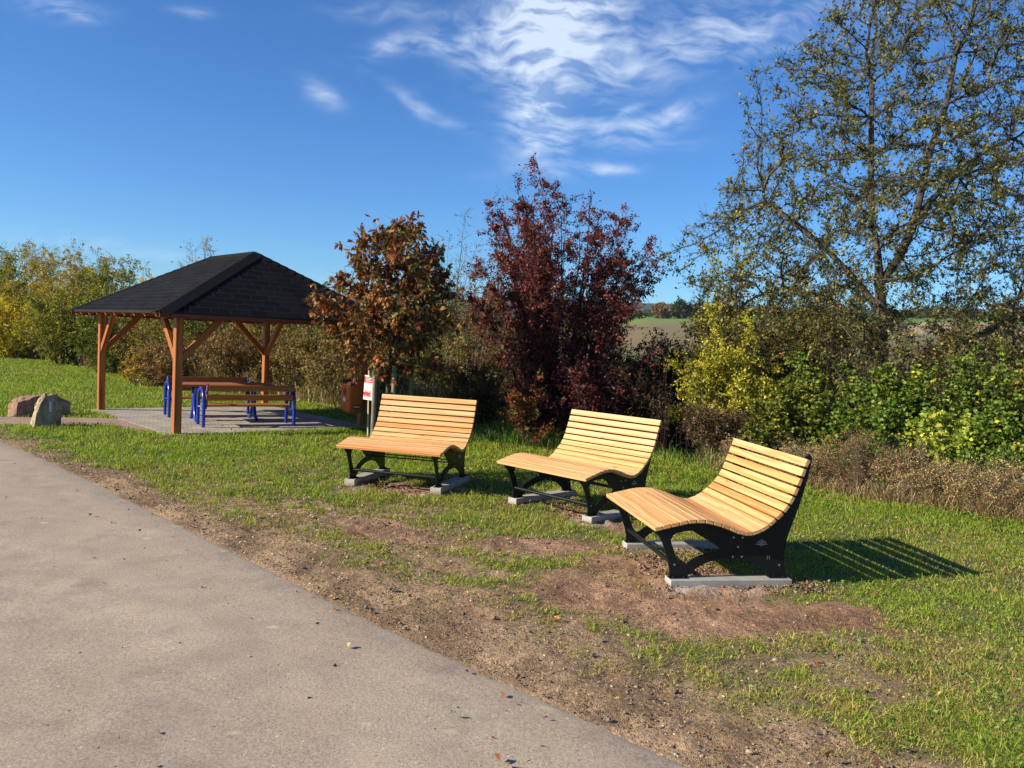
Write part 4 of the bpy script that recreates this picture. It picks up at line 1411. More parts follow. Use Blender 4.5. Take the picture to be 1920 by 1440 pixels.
# the orange-brown young tree with big hanging palmate leaves
rng = np.random.default_rng(21)
prof_c = [(1.0, .55), (1.3, .88), (1.8, 1.05), (2.3, 1.0), (2.8, .86), (3.15, .6), (3.4, .32), (3.5, .1)]
attr = envelope_points(480, prof_c, .4, .5)
tp = [(0, 0, -.1), (0, 0, .4), (.01, 0, .8), (0, .01, 1.15), (-.02, 0, 1.5), (-.04, 0, 1.9), (-.05, .02, 2.3), (-.07, 0, 2.7)]
pal_ch = [(.22, (.32, .11, .035)), (.16, (.44, .23, .07)), (.24, (.17, .06, .025)), (.24, (.19, .18, .045)), (.14, (.05, .045, .018))]
tree_from('young_tree', 'young tree with hanging orange-brown hand-shaped leaves, between the shelter and the red shrub', 'tree', (-1.93, 12.75, 0), tp, [-1] + list(range(len(tp) - 1)), attr, .09, .9, .14,
          .0045, 2.2, .045, 0, 'bark', 3900, .106, .42, pal_ch, 22, gain=np.array((1.0, .92, .95)), twl=.26, twn=900, clusters=5, fold=.12, thin=.014,
          keyfn=lambda P, c: np.clip(c * .8 + .22 * np.clip(.5 + P[:, 0] * .6, 0, 1) + .25 * (1 - np.clip(P[:, 2] - .9, 0, 1)) * (P[:, 0] < -.2), 0, .999))

# support stakes around it
stakes = [(-2.07, 12.35, .075, 'round timber stake with green band, leftmost, right beside the notice lath'), (-1.89, 12.95, .07, 'pale round timber stake with green band behind the left lounge bench, second from the notice'),
          (-1.79, 12.42, .075, 'round timber stake with green band right of the pale one, third from the notice'), (-1.585, 12.9, .065, 'round timber stake furthest right of the four around the young tree')]
for (x, y, d_, lb) in stakes:
    r_ = empty('support_stake', (x, y, 0)); tag(r_, lb, 'stake', 'timber stakes around the young tree')
    mb = MB(); mb.tube([(0, 0, -.1), (.002, 0, .6), (0, 0, 1.17)], [d_ / 2, d_ / 2 * .97, d_ / 2 * .95], 14); mb.build('stake_post', M['stake'], r_)
    mb = MB(); mb.tube([(0, 0, 1.05), (0, 0, 1.105)], d_ / 2 + .004, 14); mb.build('tie_band', M['green_tie'], r_)

pal_red = [(.26, (.105, .022, .026)), (.22, (.055, .014, .018)), (.18, (.17, .035, .03)), (.12, (.20, .075, .05)), (.10, (.06, .035, .02)), (.07, (.30, .05, .035)), (.05, (.10, .09, .03))]
shrub('red_shrub', 'tall dark red and purple leaved shrub behind the lounge benches', 'shrub', (.72, 14.3, 0), 4.6, 1.85, 84, 4200, 80000, .052, pal_red, 31, gain=np.array((1.4, 1.5, 1.4)), W=.52, tw=.24, low=.05, arch=.22,
      bark_='twig_red', stem_r=.020, hang=.35, wild=.10, top=1.55)
shrub('red_shrub', 'low dark red bush under the tall purple shrub, behind the middle bench', 'shrub', (1.1, 12.95, 0), 1.35, .95, 22, 800, 12000, .05, pal_red, 32, gain=np.array((.8, .85, .95)), W=.55, tw=.4, bark_='twig_red', stem_r=.012, group=None)
shrub('rust_shrub', 'small rust-red and green bush at the left edge of the dark hollow', 'shrub', (.28, 12.6, 0), 1.15, .42, 12, 300, 3200, .045, [(.4, (.22, .06, .025)), (.2, (.10, .03, .02)), (.3, (.09, .11, .03)), (.1, (.3, .2, .05))], 33, W=.55, tw=.45, bark_='twig_red', stem_r=.01)
pal_rose = [(.3, (.13, .04, .035)), (.25, (.09, .10, .035)), (.25, (.19, .07, .05)), (.2, (.15, .14, .06))]
shrub('thin_shrub', 'loose rosy twiggy shrub filling the gap left of the tall purple shrub', 'shrub', (-.85, 15.4, 0), 3.6, 1.0, 26, 1000, 6000, .06, pal_rose, 34, W=.5, tw=.35, bark_='bark_grey', stem_r=.014, low=.2)
shrub('bare_tree', 'pale nearly leafless tree of upright twigs behind the orange and purple trees', 'tree', (-1.7, 20, 0), 4.7, 1.15, 34, 1100, 1500, .06, [(.5, (.25, .26, .10)), (.5, (.14, .16, .06))], 35, W=.5, tw=.4, bark_='bark_grey', stem_r=.018, low=.35, arch=.3)

GREEN_D = [(.4, (.035, .055, .014)), (.3, (.06, .085, .02)), (.2, (.10, .12, .03)), (.1, (.17, .17, .04))]
LEAF_SHADE = [(.5, (.014, .018, .008)), (.3, (.026, .03, .012)), (.2, (.05, .045, .02))]  # shade of the hedge gap painted into the leaf colours
GREEN_M = [(.3, (.075, .10, .02)), (.3, (.12, .145, .03)), (.2, (.04, .06, .015)), (.2, (.22, .21, .05))]
YELLOW = [(.35, (.34, .30, .045)), (.3, (.24, .24, .04)), (.2, (.14, .16, .03)), (.15, (.45, .36, .05))]
OLIVE = [(.3, (.13, .12, .035)), (.3, (.19, .17, .045)), (.2, (.07, .075, .022)), (.2, (.26, .22, .07))]
GOLD = [(.4, (.42, .29, .04)), (.3, (.30, .22, .04)), (.3, (.16, .15, .04))]
BROWN = [(.3, (.15, .095, .045)), (.3, (.21, .14, .07)), (.2, (.09, .06, .03)), (.2, (.10, .10, .035))]
BRAM = [(.22, (.045, .085, .018)), (.24, (.075, .13, .025)), (.2, (.12, .18, .035)), (.16, (.03, .05, .014)), (.10, (.22, .25, .05)), (.05, (.38, .36, .06)), (.03, (.20, .07, .03))]
BRAM_Y = [(.2, (.10, .15, .03)), (.3, (.24, .29, .05)), (.3, (.42, .41, .07)), (.2, (.055, .09, .02))]

# yellow-green shrub, with its thin top
shrub('yellow_shrub', 'bright yellow-green bush left of the tall half-bare tree', 'shrub', (3.35, 12.9, 0), 2.2, .9, 30, 1200, 16000, .048, YELLOW, 41, gain=np.array((1.65, 1.55, 1.0)), W=.7, tw=.4, stem_r=.012, low=.1)
shrub('yellow_shrub', 'slender yellow-green sapling with a few orange leaves rising behind the yellow bush', 'shrub', (3.75, 13.9, 0), 3.6, 1.0, 30, 1100, 11000, .05, [(.3, (.30, .28, .06)), (.3, (.17, .18, .04)), (.25, (.11, .11, .03)), (.1, (.36, .2, .05)), (.05, (.4, .12, .04))], 42, W=.65, tw=.4, stem_r=.014, low=.2)
shrub('olive_shrub', 'dense olive-brown twiggy bush under the left boughs of the tall half-bare tree', 'shrub', (4.7, 13.3, 0), 2.6, 1.25, 34, 1800, 15000, .048, [(.3, (.10, .095, .028)), (.3, (.15, .13, .04)), (.2, (.055, .055, .018)), (.2, (.22, .17, .05))], 43, W=.55, tw=.45, stem_r=.014, low=.15, arch=.1)
shrub('olive_shrub', 'loose tall olive thicket in front of the trunk of the tall half-bare tree', 'shrub', (5.3, 13.9, 0), 3.3, 1.5, 34, 1500, 15000, .052, OLIVE, 45, W=.58, tw=.4, stem_r=.014, low=.15, arch=.1)
shrub('olive_shrub', 'loose olive-brown thicket right of the trunk, at the right edge of the view', 'shrub', (8.2, 14.2, 0), 3.0, 1.7, 34, 1500, 14000, .055, [(.3, (.13, .11, .035)), (.3, (.19, .16, .05)), (.2, (.07, .07, .02)), (.2, (.28, .20, .07))], 46, W=.58, tw=.4, stem_r=.014, low=.15, arch=.1)
shrub('olive_shrub', 'dense olive bush under the right boughs of the tall half-bare tree', 'shrub', (6.9, 12.7, 0), 1.95, 1.4, 30, 1400, 11000, .05, OLIVE, 44, W=.6, tw=.45, stem_r=.014, low=.15, arch=.1)

# bramble bank: position, height, radius, palette, leaf length, label
BANK = [
    (3.0, 14.9, 1.85, .80, LEAF_SHADE, .045, 'dark low bush, shade painted into its leaves, in the gap between the purple shrub and the yellow bush'),
    (2.15, 14.9, 1.80, 1.0, LEAF_SHADE, .05, 'dark hedge bush with painted-in leaf shade beside the foot of the purple shrub, below the open field'),
    (3.05, 11.9, .85, .60, BROWN, .04, 'low brown-green weed bush right behind the middle bench backrest'),
    (3.95, 11.35, 1.15, .75, GREEN_M, .055, 'bramble bush behind the nearest bench backrest'),
    (4.55, 12.1, 1.45, .85, BRAM, .055, 'dark bramble mound under the low boughs of the half-bare tree'),
    (4.75, 10.75, .98, .70, BRAM, .06, 'bright green bramble bush above the dry grass, right of the nearest bench'),
    (5.45, 11.4, 1.35, .85, BRAM, .06, 'tall leafy bramble mound at the middle of the bank'),
    (5.35, 10.1, .88, .60, BRAM_Y, .065, 'yellowing bramble with large pale leaves above the dry grass'),
    (6.35, 10.9, 1.60, .95, BRAM, .055, 'dense dark green bramble mound in the upper right of the bank'),
    (6.05, 9.75, 1.0, .65, BRAM, .06, 'bramble bush with yellow leaf tips near the right end of the bank'),
    (6.85, 9.6, 1.55, .90, GREEN_M, .055, 'tall green bush at the far right edge of the bank'),
    (6.35, 8.75, .85, .55, BRAM_Y, .06, 'low yellow-green bush at the right edge above the lawn'),
    (7.6, 10.6, 1.75, 1.0, BRAM, .055, 'outermost bramble mound beyond the right end of the bank'),
    (7.2, 8.1, 1.1, .7, GREEN_M, .06, 'outermost low bush beyond the right edge of the lawn'),
    (4.45, 10.0, .66, .42, BRAM, .05, 'low green bramble between the withered clumps, right of the nearest bench'),
    (5.55, 9.35, .62, .42, BRAM, .05, 'low green bramble creeping forward under the yellowing one'),
    (6.45, 8.75, .6, .40, BRAM, .05, 'low green bramble at the right edge, just above the dry grass'),
    (8.1, 12.2, 1.8, 1.1, OLIVE, .055, 'olive bush behind the outermost bramble mound'),
]
for i, (x, y, h_, r_, pal_, L_, lb) in enumerate(BANK):
    shrub('bramble_bush', lb, 'bush', (x, y, 0), h_, r_, 26, 1000, 4600 if L_ > .05 else 7500, L_ * .9, pal_, 50 + i, group='bushes of the bramble bank', W=.78, tw=.42, stem_r=.007, low=.02, arch=.4, trefoil=(L_ > .05), top=1.3, wild=.15, gain=(np.array((1.15, 1.2, 1.0)) if pal_ is BRAM_Y else np.array((1.7, 1.55, 1.0))) if i > 2 else np.array((.8, .8, .8)))

# hedgerow behind the shelter and along the far meadow
ROW = [
    (-25.5, 38.5, 5.4, 2.6, OLIVE, .11, 'large olive-yellow bush at the far left edge of the meadow'),
    (-22.4, 36.6, 5.0, 2.1, GREEN_M, .11, 'green rounded bush, second from the left edge in the hedgerow'),
    (-19.6, 35.0, 5.0, 2.2, OLIVE, .10, 'tall olive bush in the left hedgerow, under the highest point'),
    (-20.2, 32.9, 2.6, 1.9, YELLOW, .10, 'low bright yellow bush in front of the tall olive one at the left'),
    (-16.9, 32.2, 4.9, 2.0, OLIVE, .10, 'pale feathery-topped bush in the left hedgerow'),
    (-14.6, 30.4, 4.3, 1.8, GREEN_M, .10, 'dark green bush just left of the shelter roof'),
    (-16.2, 29.6, 2.9, 1.6, GREEN_M, .09, 'low green-yellow bush in front, left of the shelter post'),
    (-12.6, 30.5, 3.7, 1.7, GREEN_D, .10, 'small dark tree top peeping between the green bush and the golden one'),
    (-11.3, 26.8, 3.6, 1.5, GOLD, .09, 'golden-yellow bush rising just behind the roof slope'),
    (-12.6, 25.9, 2.5, 1.4, GREEN_D, .09, 'dark bush behind the left shelter post'),
    (-10.2, 24.2, 2.9, 1.5, OLIVE, .085, 'olive bush seen between the two left shelter posts'),
    (-8.3, 23.4, 3.0, 1.6, GREEN_M, .085, 'green bush behind the front shelter post'),
    (-6.4, 22.6, 3.0, 1.6, OLIVE, .08, 'brownish olive bush behind the middle of the shelter'),
    (-4.6, 21.9, 3.0, 1.5, GREEN_M, .08, 'green-grey bush behind the rear shelter post'),
    (-3.0, 20.6, 3.0, 1.5, OLIVE, .075, 'olive bush behind the orange litter bin'),
    (-8.9, 21.6, 1.3, 1.2, BROWN, .075, 'low brown withered bush between the two left shelter posts'),
    (-7.0, 20.9, 1.7, 1.3, BROWN, .075, 'brown twiggy bush behind the front shelter post'),
    (-5.2, 20.3, 1.6, 1.3, [(.4, (.22, .17, .08)), (.3, (.14, .12, .045)), (.3, (.10, .065, .03))], .07, 'tan withered bush behind the benches in the shelter'),
    (-3.9, 19.2, 1.5, 1.1, [(.4, (.25, .19, .10)), (.3, (.14, .13, .05)), (.3, (.11, .075, .035))], .07, 'tan withered bush right of the rear shelter post'),
    (-2.6, 17.2, 1.1, .8, [(.4, (.30, .22, .12)), (.3, (.15, .13, .05)), (.3, (.12, .08, .04))], .06, 'low straw-coloured bush left of the litter bin'),
    (2.6, 14.2, 1.55, .75, LEAF_SHADE, .045, 'bush darkened by painted-in shade, closing the gap right of the purple shrub, behind the dead stalks'),
    (3.6, 15.3, 1.8, .9, LEAF_SHADE, .045, 'dark hedge bush, shade put into its leaf colour, behind the yellow bush'),
    (-1.5, 18.2, 2.7, 1.3, GREEN_M, .07, 'green bush behind the timber stakes'),
    (-.75, 16.2, 1.9, 1.1, [(.3, (.10, .12, .03)), (.3, (.22, .24, .05)), (.4, (.04, .05, .015))], .06, 'green and yellow speckled bush right of the timber stakes'),
    (.2, 17.5, 2.3, 1.4, GREEN_D, .065, 'dark bush behind the purple shrub'),
    (1.9, 16.6, 1.5, 1.2, GREEN_D, .06, 'dark low hedge bush behind the right side of the purple shrub'),
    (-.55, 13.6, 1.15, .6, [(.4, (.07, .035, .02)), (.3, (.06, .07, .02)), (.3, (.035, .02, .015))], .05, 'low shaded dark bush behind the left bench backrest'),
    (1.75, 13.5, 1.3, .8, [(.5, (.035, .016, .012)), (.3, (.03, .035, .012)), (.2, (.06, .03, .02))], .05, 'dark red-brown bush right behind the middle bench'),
]
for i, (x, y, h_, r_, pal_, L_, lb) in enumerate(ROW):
    shrub('hedge_bush', lb, 'bush', (x, y, 0), h_ * (.90 if i < 16 else 1), r_, 40, 1800, 26000 if L_ > .079 else 14000, L_ * .72, pal_, 90 + i, group='bushes of the hedgerow', W=.6, tw=.38, stem_r=.012, low=.05, arch=.3, top=1.4, wild=.08, bark_='bark_grey' if i in (4, 10, 12) else 'bark', gain=np.array((2.4, 2.0, 1.1)) if i < 10 else np.array((1.6, 1.4, 1.0)))
shrub('feathery_tree', 'bare feathery twigs rising above the roof slope beside the golden bush', 'tree', (-10.6, 27.6, 0), 4.3, 1.2, 46, 1300, 1500, .08, GOLD, 130, W=.5, tw=.4, bark_='bark_grey', stem_r=.016, low=.4)
shrub('meadow_shrub', 'small yellow-brown shrub alone on the grass left of the front shelter post', 'shrub', (-9.75, 21.4, 0), .98, .5, 14, 260, 1600, .06, GOLD, 131, W=.6, tw=.45, bark_='bark_grey', stem_r=.008, low=.1)


# ------------------------------------------------------------------ dry grass and weeds at the foot of the hedges
def blades(P, H, Wd, col, lean=.5, seg=2):
    n = len(P)
    a = rng.uniform(0, 2 * PI, n); side = np.stack([np.cos(a), np.sin(a), np.zeros(n)], 1)
    lean = np.broadcast_to(np.asarray(lean, float), (n,))
    b = rng.uniform(0, 2 * PI, n); ln = np.stack([np.cos(b), np.sin(b), np.zeros(n)], 1) * (lean * rng.uniform(.1, 1, n) * H)[:, None]
    up = np.zeros((n, 3)); up[:, 2] = H
    w = Wd[:, None]
    V = np.stack([P - side * w / 2, P + side * w / 2, P + side * w * .36 + up * .6 + ln * .35, P - side * w * .36 + up * .6 + ln * .35, P + up * np.clip(1 - .25 * lean, .35, 1)[:, None] + ln], 1).reshape(-1, 3)
    i = np.arange(n) * 5
    F1 = np.stack([i, i + 1, i + 2, i + 3], 1); F2 = np.stack([i + 3, i + 2, i + 4], 1)
    return V, [F1, F2], np.repeat(col, 5, 0)


rng = np.random.default_rng(401)
HL = np.array([(-24, 36.5), (-21.9, 35.0), (-18.3, 32.0), (-13.9, 27.6), (-9.7, 22.8), (-7.2, 20.2), (-5.0, 18.9), (-3.7, 17.7), (-2.2, 15.2), (-1.2, 13.3), (-.42, 12.6), (1.2, 12.3), (2.3, 12.0), (2.75, 11.15), (3.57, 9.94), (4.18, 9.25), (4.85, 8.8), (5.26, 8.4), (6.2, 7.7), (8.5, 6.6)])


def along(n, lo, hi, spread):
    seg_ = np.hypot(*np.diff(HL, axis=0).T); cum = np.concatenate([[0], np.cumsum(seg_)])
    u = rng.uniform(cum[lo], cum[hi], n)
    x = np.interp(u, cum, HL[:, 0]); y = np.interp(u, cum, HL[:, 1])
    d = np.stack([np.interp(u + .1, cum, HL[:, 0]) - x, np.interp(u + .1, cum, HL[:, 1]) - y], 1); d = norm(d)
    nn_ = np.stack([-d[:, 1], d[:, 0]], 1)
    o_ = rng.uniform(0, 1, n) ** 1.2 * spread
    return x + nn_[:, 0] * o_, y + nn_[:, 1] * o_


STRAW = [(.3, (.30, .21, .10)), (.25, (.40, .30, .16)), (.2, (.19, .12, .06)), (.15, (.13, .13, .04)), (.1, (.22, .11, .06))]


def hmesh(name, label, n, lo, hi, spread, h0, h1, w0, w1, pal_, lean, cat='grass'):
    x, y = along(n, lo, hi, spread)
    cl = np.clip((fbm(x * 2.6, y * 2.6, 141, 4) - .28) * 2.2, .12, 1.1)
    keep = rng.uniform(0, 1, n) < np.clip(cl * 1.6, .1, 1)
    x, y, cl = x[keep], y[keep], cl[keep]; n = len(x)
    P = np.stack([x, y, np.full(n, -.02)], 1)
    H = rng.uniform(h0, h1, n) * (.25 + 1.05 * cl)
    key = np.clip(rng.uniform(0, 1, n) * .6 + fbm(x * 3, y * 3, 150, 3) * .5 - .05, 0, .999)
    V, F, Cc = blades(P, H, rng.uniform(w0, w1, n), palette(n, pal_, .3, key, 1.45), lean)
    o_ = mesh_np(name, V, F, M['dry'], col=Cc)
    return tag(o_, label, cat, kind='stuff')


hmesh('dry_grass', 'tangled straw-coloured dry grass along the foot of the bramble bank', 22000, 13, 19, .9, .10, .45, .003, .008, STRAW + [(.25, (.12, .17, .04))], 1.9)
hmesh('dry_weeds', 'tall pale dry grass and weeds behind the shelter', 26000, 4, 9, 3.2, .25, 1.0, .008, .018, STRAW + [(.5, (.16, .16, .05))], 1.5)
hmesh('withered_weeds', 'brown withered weeds where the far meadow meets the hedgerow', 14000, 0, 5, 2.2, .4, 1.15, .02, .045, BROWN, .6)
hmesh('hedge_grass', 'long green grass along the foot of the hedge behind the benches', 9000, 9, 14, .8, .12, .42, .004, .008, [(.4, (.06, .12, .02)), (.3, (.11, .17, .03)), (.3, (.2, .17, .06))], .9)


DRYB = [
    (3.25, 11.15, .55, .42, 'small withered tangle left of the nearest bench backrest'), (3.75, 10.35, .62, .45, 'withered tangle hidden behind the nearest bench backrest'),
    (4.2, 9.75, .85, .50, 'reddish-brown withered clump just right of the nearest bench backrest'), (4.62, 9.35, .72, .42, 'second withered clump right of the nearest bench backrest, paler than its neighbour'),
    (4.95, 9.25, .60, .38, 'straw-pale clump under the yellowing bramble'), (5.3, 8.85, .68, .42, 'dry clump below the yellowing bramble, in front of the leafy bank'),
    (5.75, 8.65, .80, .42, 'tall pale dry clump near the right end of the bank'), (6.2, 8.25, .6, .4, 'last dry clump at the right edge of the picture')]
for i, (x, y, h_, r_, lb) in enumerate(DRYB):
    pal_ = [(.25, (.36, .25, .14)), (.2, (.24, .16, .08)), (.2, (.46, .36, .21)), (.1, (.13, .075, .04)), (.25, (.15, .19, .05))] if i != 2 else [(.35, (.24, .12, .065)), (.3, (.16, .085, .05)), (.2, (.32, .22, .13)), (.15, (.10, .08, .03))]
    shrub('withered_bush', lb, 'bush', (x, y, 0), h_ * .75, r_, 40, 1500, 7500, .022, pal_, 700 + i, group='withered clumps along the bank', W=.4, tw=.6, bark_='bark_grey', stem_r=.004, low=.02, arch=.35, mat='dry', top=1.4, wild=.25)


# dead flower stalks in the gap
def stalks(label, cx, cy, n, seed, hh, spread):
    global rng
    rng = np.random.default_rng(seed)
    A = np.stack([rng.normal(0, spread, n), rng.normal(0, spread * .6, n), np.zeros(n)], 1); B = A + np.stack([rng.normal(0, .12, n), rng.normal(0, .12, n), rng.uniform(.6, 1, n) * hh], 1)
    p1 = twigs_mesh(A, B, np.full(n, .005), 3)
    k = 14; ti = rng.integers(0, n, n * k); u = rng.uniform(.45, 1, n * k)
    a = A[ti] + (B[ti] - A[ti]) * u[:, None]; b = a + norm(rand_dirs(n * k) + np.array((0, 0, .5))) * rng.uniform(.04, .16, n * k)[:, None]
    p2 = twigs_mesh(a, b, np.full(n * k, .003), 3)
    V, F = merge([p1, p2])
    r_ = empty('dead_stalks', (cx, cy, 0)); tag(r_, label, 'weeds')
    mesh_np('stems', V, F, M['twig_red'], r_)
    m2 = n * k * 3; tj = rng.integers(0, n * k, m2)
    Vl, Fl, Cl = leaf_geo(b[tj] + rng.normal(size=(m2, 3)) * .012, rand_dirs(m2), rng.uniform(.012, .03, m2), rng.uniform(.008, .016, m2), palette(m2, BROWN, .3))
    mesh_np('seed_heads', Vl, Fl, M['dry'], r_, col=Cl)['kind'] = 'stuff'


stalks('tall dead flower stalks against the dark hedge gap right of the purple shrub', 2.45, 12.6, 13, 501, 1.75, .25)
stalks('shorter grey-brown seed stalks left of the nearest bench backrest', 2.95, 11.6, 16, 502, 1.0, .35)
stalks('dead stalks just behind the middle bench right edge', 2.25, 12.0, 9, 503, 1.15, .2)


# ------------------------------------------------------------------ lawn
def in_front(x, y):
    hy = np.interp(x, HL[:, 0], HL[:, 1]); return y < hy + .6


rng = np.random.default_rng(601)


def sample_wedge(n, y0, y1, power, half=.86, pad=2.0):
    """random ground points whose density falls with distance"""
    u = rng.uniform(0, 1, n); k = 2 - power
    y = (y0 ** k + u * (y1 ** k - y0 ** k)) ** (1 / k) if abs(k) > 1e-6 else y0 * (y1 / y0) ** u
    x = rng.uniform(-1, 1, n) * (half * y + pad)
    return x, y


def ground_z(x, y):
    return terrain(x, y) + (fbm(x * 2.1, y * 2.1, 5, 3) - .5) * .035


n = 1750000
x, y = sample_wedge(n, 1.7, 38, 2.05)
ok = in_front(x, y) & (road_dist(x, y) > .02)
x, y = x[ok], y[ok]
ok = (pad_dist(x, y) > .0) & ~inside_poly(x, y, BRK)
x, y = x[ok], y[ok]
sdv, rdv, rdd = soil(x, y)
cl = fbm(x * 5, y * 5, 201, 4); big = fbm(x * .8, y * .8, 205, 4)
tuft = fbm(x * 13, y * 13, 207, 3)
keep = rng.uniform(0, 1, len(x)) < np.clip(1.25 * (1 - sdv) - .12 + (tuft - .5) * 3.2 * np.clip(sdv * 3, 0, 1) * (1 - sdv) ** .5, .012, 1) * np.clip(.35 + (cl - .3) * 2.2, .22, 1)
blocks = np.zeros(len(x), bool)
for (bx, by, ba, bz) in BENCH:
    a = math.radians(ba); u = (x - bx) * math.cos(a) + (y - by) * math.sin(a); v = -(x - bx) * math.sin(a) + (y - by) * math.cos(a)
    blocks |= (np.abs(np.abs(u) - .49) < .075) & (v > -.03) & (v < .9)
keep &= ~blocks
x, y, sdv, cl, big, rdd = [q[keep] for q in (x, y, sdv, cl, big, rdd)]
n = len(x)
sc_ = np.clip((y / 6) ** .75, .75, 5)
lush = sstep(7, 11, y)
H = rng.uniform(.018, .052, n) * (.65 + .9 * cl) * (1 - .45 * sdv) * np.clip(sc_, .9, 1.7)
H *= 1 + 1.1 * (rng.uniform(0, 1, n) < .03) * (y < 9)
Wd = rng.uniform(.0028, .0062, n) * sc_
P = np.stack([x, y, ground_z(x, y) - .004], 1)
near_dry = np.clip(.34 + sdv * .9 + (fbm(x * 1.3, y * 1.3, 222, 3) - .5) * 1.3 - lush * .36, 0, 1)
r0 = rng.uniform(0, 1, n)
green = palette(n, [(.3, (.12, .225, .020)), (.3, (.165, .275, .028)), (.22, (.23, .31, .045)), (.18, (.07, .13, .018))], .2, np.clip(big * .6 + rng.uniform(0, 1, n) * .55 - .08, 0, .999))
ygreen = palette(n, [(.4, (.29, .31, .075)), (.3, (.22, .27, .05)), (.3, (.37, .34, .12))], .2)
straw = palette(n, [(.4, (.34, .26, .13)), (.3, (.24, .17, .085)), (.3, (.42, .34, .19))], .2)
col = np.where((r0 < near_dry * .55)[:, None], straw, np.where((r0 < near_dry * .55 + .22 + .18 * (1 - lush))[:, None], ygreen, green))
V, F, Cc = blades(P, H, Wd, col * np.array((1.42, 1.34, 1.0)) * np.interp(y, [3, 8], [1.22, 1.0])[:, None], np.interp(y, [3, 12], [2.1, 1.3]))
tag(mesh_np('grass', V, F, M['grass'], col=Cc), 'short lawn grass, vivid green far off, yellower and patchy near the path', 'grass', kind='stuff')
del V, F, Cc

# broad-leaved lawn weeds
n = 150000
x, y = sample_wedge(n, 1.7, 12, 1.9)
cl = fbm(x * 2.6, y * 2.6, 301, 4)
ok = in_front(x, y) & (road_dist(x, y) > .25) & (pad_dist(x, y) > .02) & ~inside_poly(x, y, BRK) & (cl > .45)
x, y = x[ok], y[ok]; sdv = soil(x, y)[0]; ok = rng.uniform(0, 1, len(x)) > sdv * 1.25; x, y = x[ok], y[ok]; n = len(x)
P = np.stack([x, y, ground_z(x, y) + rng.uniform(.002, .03, n)], 1)
D = rand_dirs(n); D[:, 2] = np.abs(D[:, 2]) * .35
V, F, Cc = leaf_geo(P, D, rng.uniform(.008, .032, n), rng.uniform(.005, .016, n), palette(n, [(.35, (.11, .21, .03)), (.3, (.19, .29, .05)), (.25, (.32, .36, .09)), (.1, (.06, .11, .03))], .2), .1)
tag(mesh_np('lawn_weeds', V, F, M['leaf'], col=Cc), 'broad-leaved weeds and clover in the near lawn', 'weeds', kind='stuff')

# dead leaves, straw and crumbs on the verge
n = 130000
x, y = sample_wedge(n, 1.7, 13, 1.7)
sdv, rdv, rdd = soil(x, y)
ok = (rdd > .015) & in_front(x, y) & (pad_dist(x, y) > .02) & (rng.uniform(0, 1, n) < np.clip(sdv * 1.1, .05, 1) * np.where(rdv > .5, .28, 1))
x, y = x[ok], y[ok]; n = len(x)
P = np.stack([x, y, ground_z(x, y) + .006 + rng.uniform(0, .008, n)], 1); D = rand_dirs(n); D[:, 2] *= .3
ls = rng.uniform(.006, .022, n) * np.clip(y / 5, .8, 1.6)
V, F, Cc = leaf_geo(P, D, ls, ls * rng.uniform(.25, .7, n), palette(n, [(.3, (.32, .225, .135)), (.2, (.20, .13, .08)), (.25, (.48, .38, .25)), (.12, (.11, .07, .045))], .25), .3)
tag(mesh_np('leaf_litter', V, F, M['dry'], col=Cc), 'dead leaves and straw bits strewn along the path verge', 'leaf litter', kind='stuff')


n = 5200
x = np.concatenate([rng.normal(-1.2, 1.5, n // 3), rng.normal(1.0, 1.6, n // 3), rng.uniform(-4, 6, n // 3)])
y = np.concatenate([rng.normal(11.6, 1.0, n // 3), rng.normal(11.6, 1.2, n // 3), rng.uniform(3, 12, n // 3)])
keep = (rng.uniform(0, 1, len(x)) < np.where(np.arange(len(x)) > 2 * (n // 3), .35, 1)) & in_front(x, y) & (road_dist(x, y) > -.6)
x, y = x[keep], y[keep]; n = len(x)
D = rand_dirs(n); D[:, 2] *= .25; ls = rng.uniform(.018, .048, n)
V, F, Cc = leaf_geo(np.stack([x, y, ground_z(x, y) + rng.uniform(.012, .035, n)], 1), D, ls, ls * rng.uniform(.4, .8, n), palette(n, [(.3, (.36, .15, .04)), (.25, (.22, .09, .035)), (.25, (.44, .32, .10)), (.2, (.14, .05, .04))], .25), .3)
tag(mesh_np('fallen_leaves', V, F, M['dry'], col=Cc), 'orange, brown and yellow fallen leaves on the lawn', 'fallen leaves', kind='stuff')


def pebbles(P, S, col):
    n = len(P)
    base = np.array([(1, 0, 0), (0, 1, 0), (-1, 0, 0), (0, -1, 0), (0, 0, 1), (0, 0, -1), (.65, .65, .45), (-.65, .65, .4), (-.6, -.7, .45), (.7, -.6, .4)], float)
    # hull of an irregular octahedron with extra corners
    tri = np.array([(0, 6, 4), (6, 1, 4), (1, 7, 4), (7, 2, 4), (2, 8, 4), (8, 3, 4), (3, 9, 4), (9, 0, 4), (6, 0, 5), (1, 6, 5), (7, 1, 5), (2, 7, 5), (8, 2, 5), (3, 8, 5), (9, 3, 5), (0, 9, 5)])
    v = base[None] * (1 + rng.uniform(-.32, .32, (n, 10, 1))) + rng.normal(size=(n, 10, 3)) * .1
    a = rng.uniform(0, 2 * PI, n); c_, s_ = np.cos(a)[:, None], np.sin(a)[:, None]
    v = np.stack([v[:, :, 0] * c_ - v[:, :, 1] * s_, v[:, :, 0] * s_ + v[:, :, 1] * c_, v[:, :, 2] * .75], 2)
    v = v * S[:, None, None] * rng.uniform(.7, 1.2, (n, 1, 3)) + P[:, None]
    F_ = (tri[None] + (np.arange(n) * 10)[:, None, None]).reshape(-1, 3)
    return v.reshape(-1, 3), F_, np.repeat(col, 10, 0)


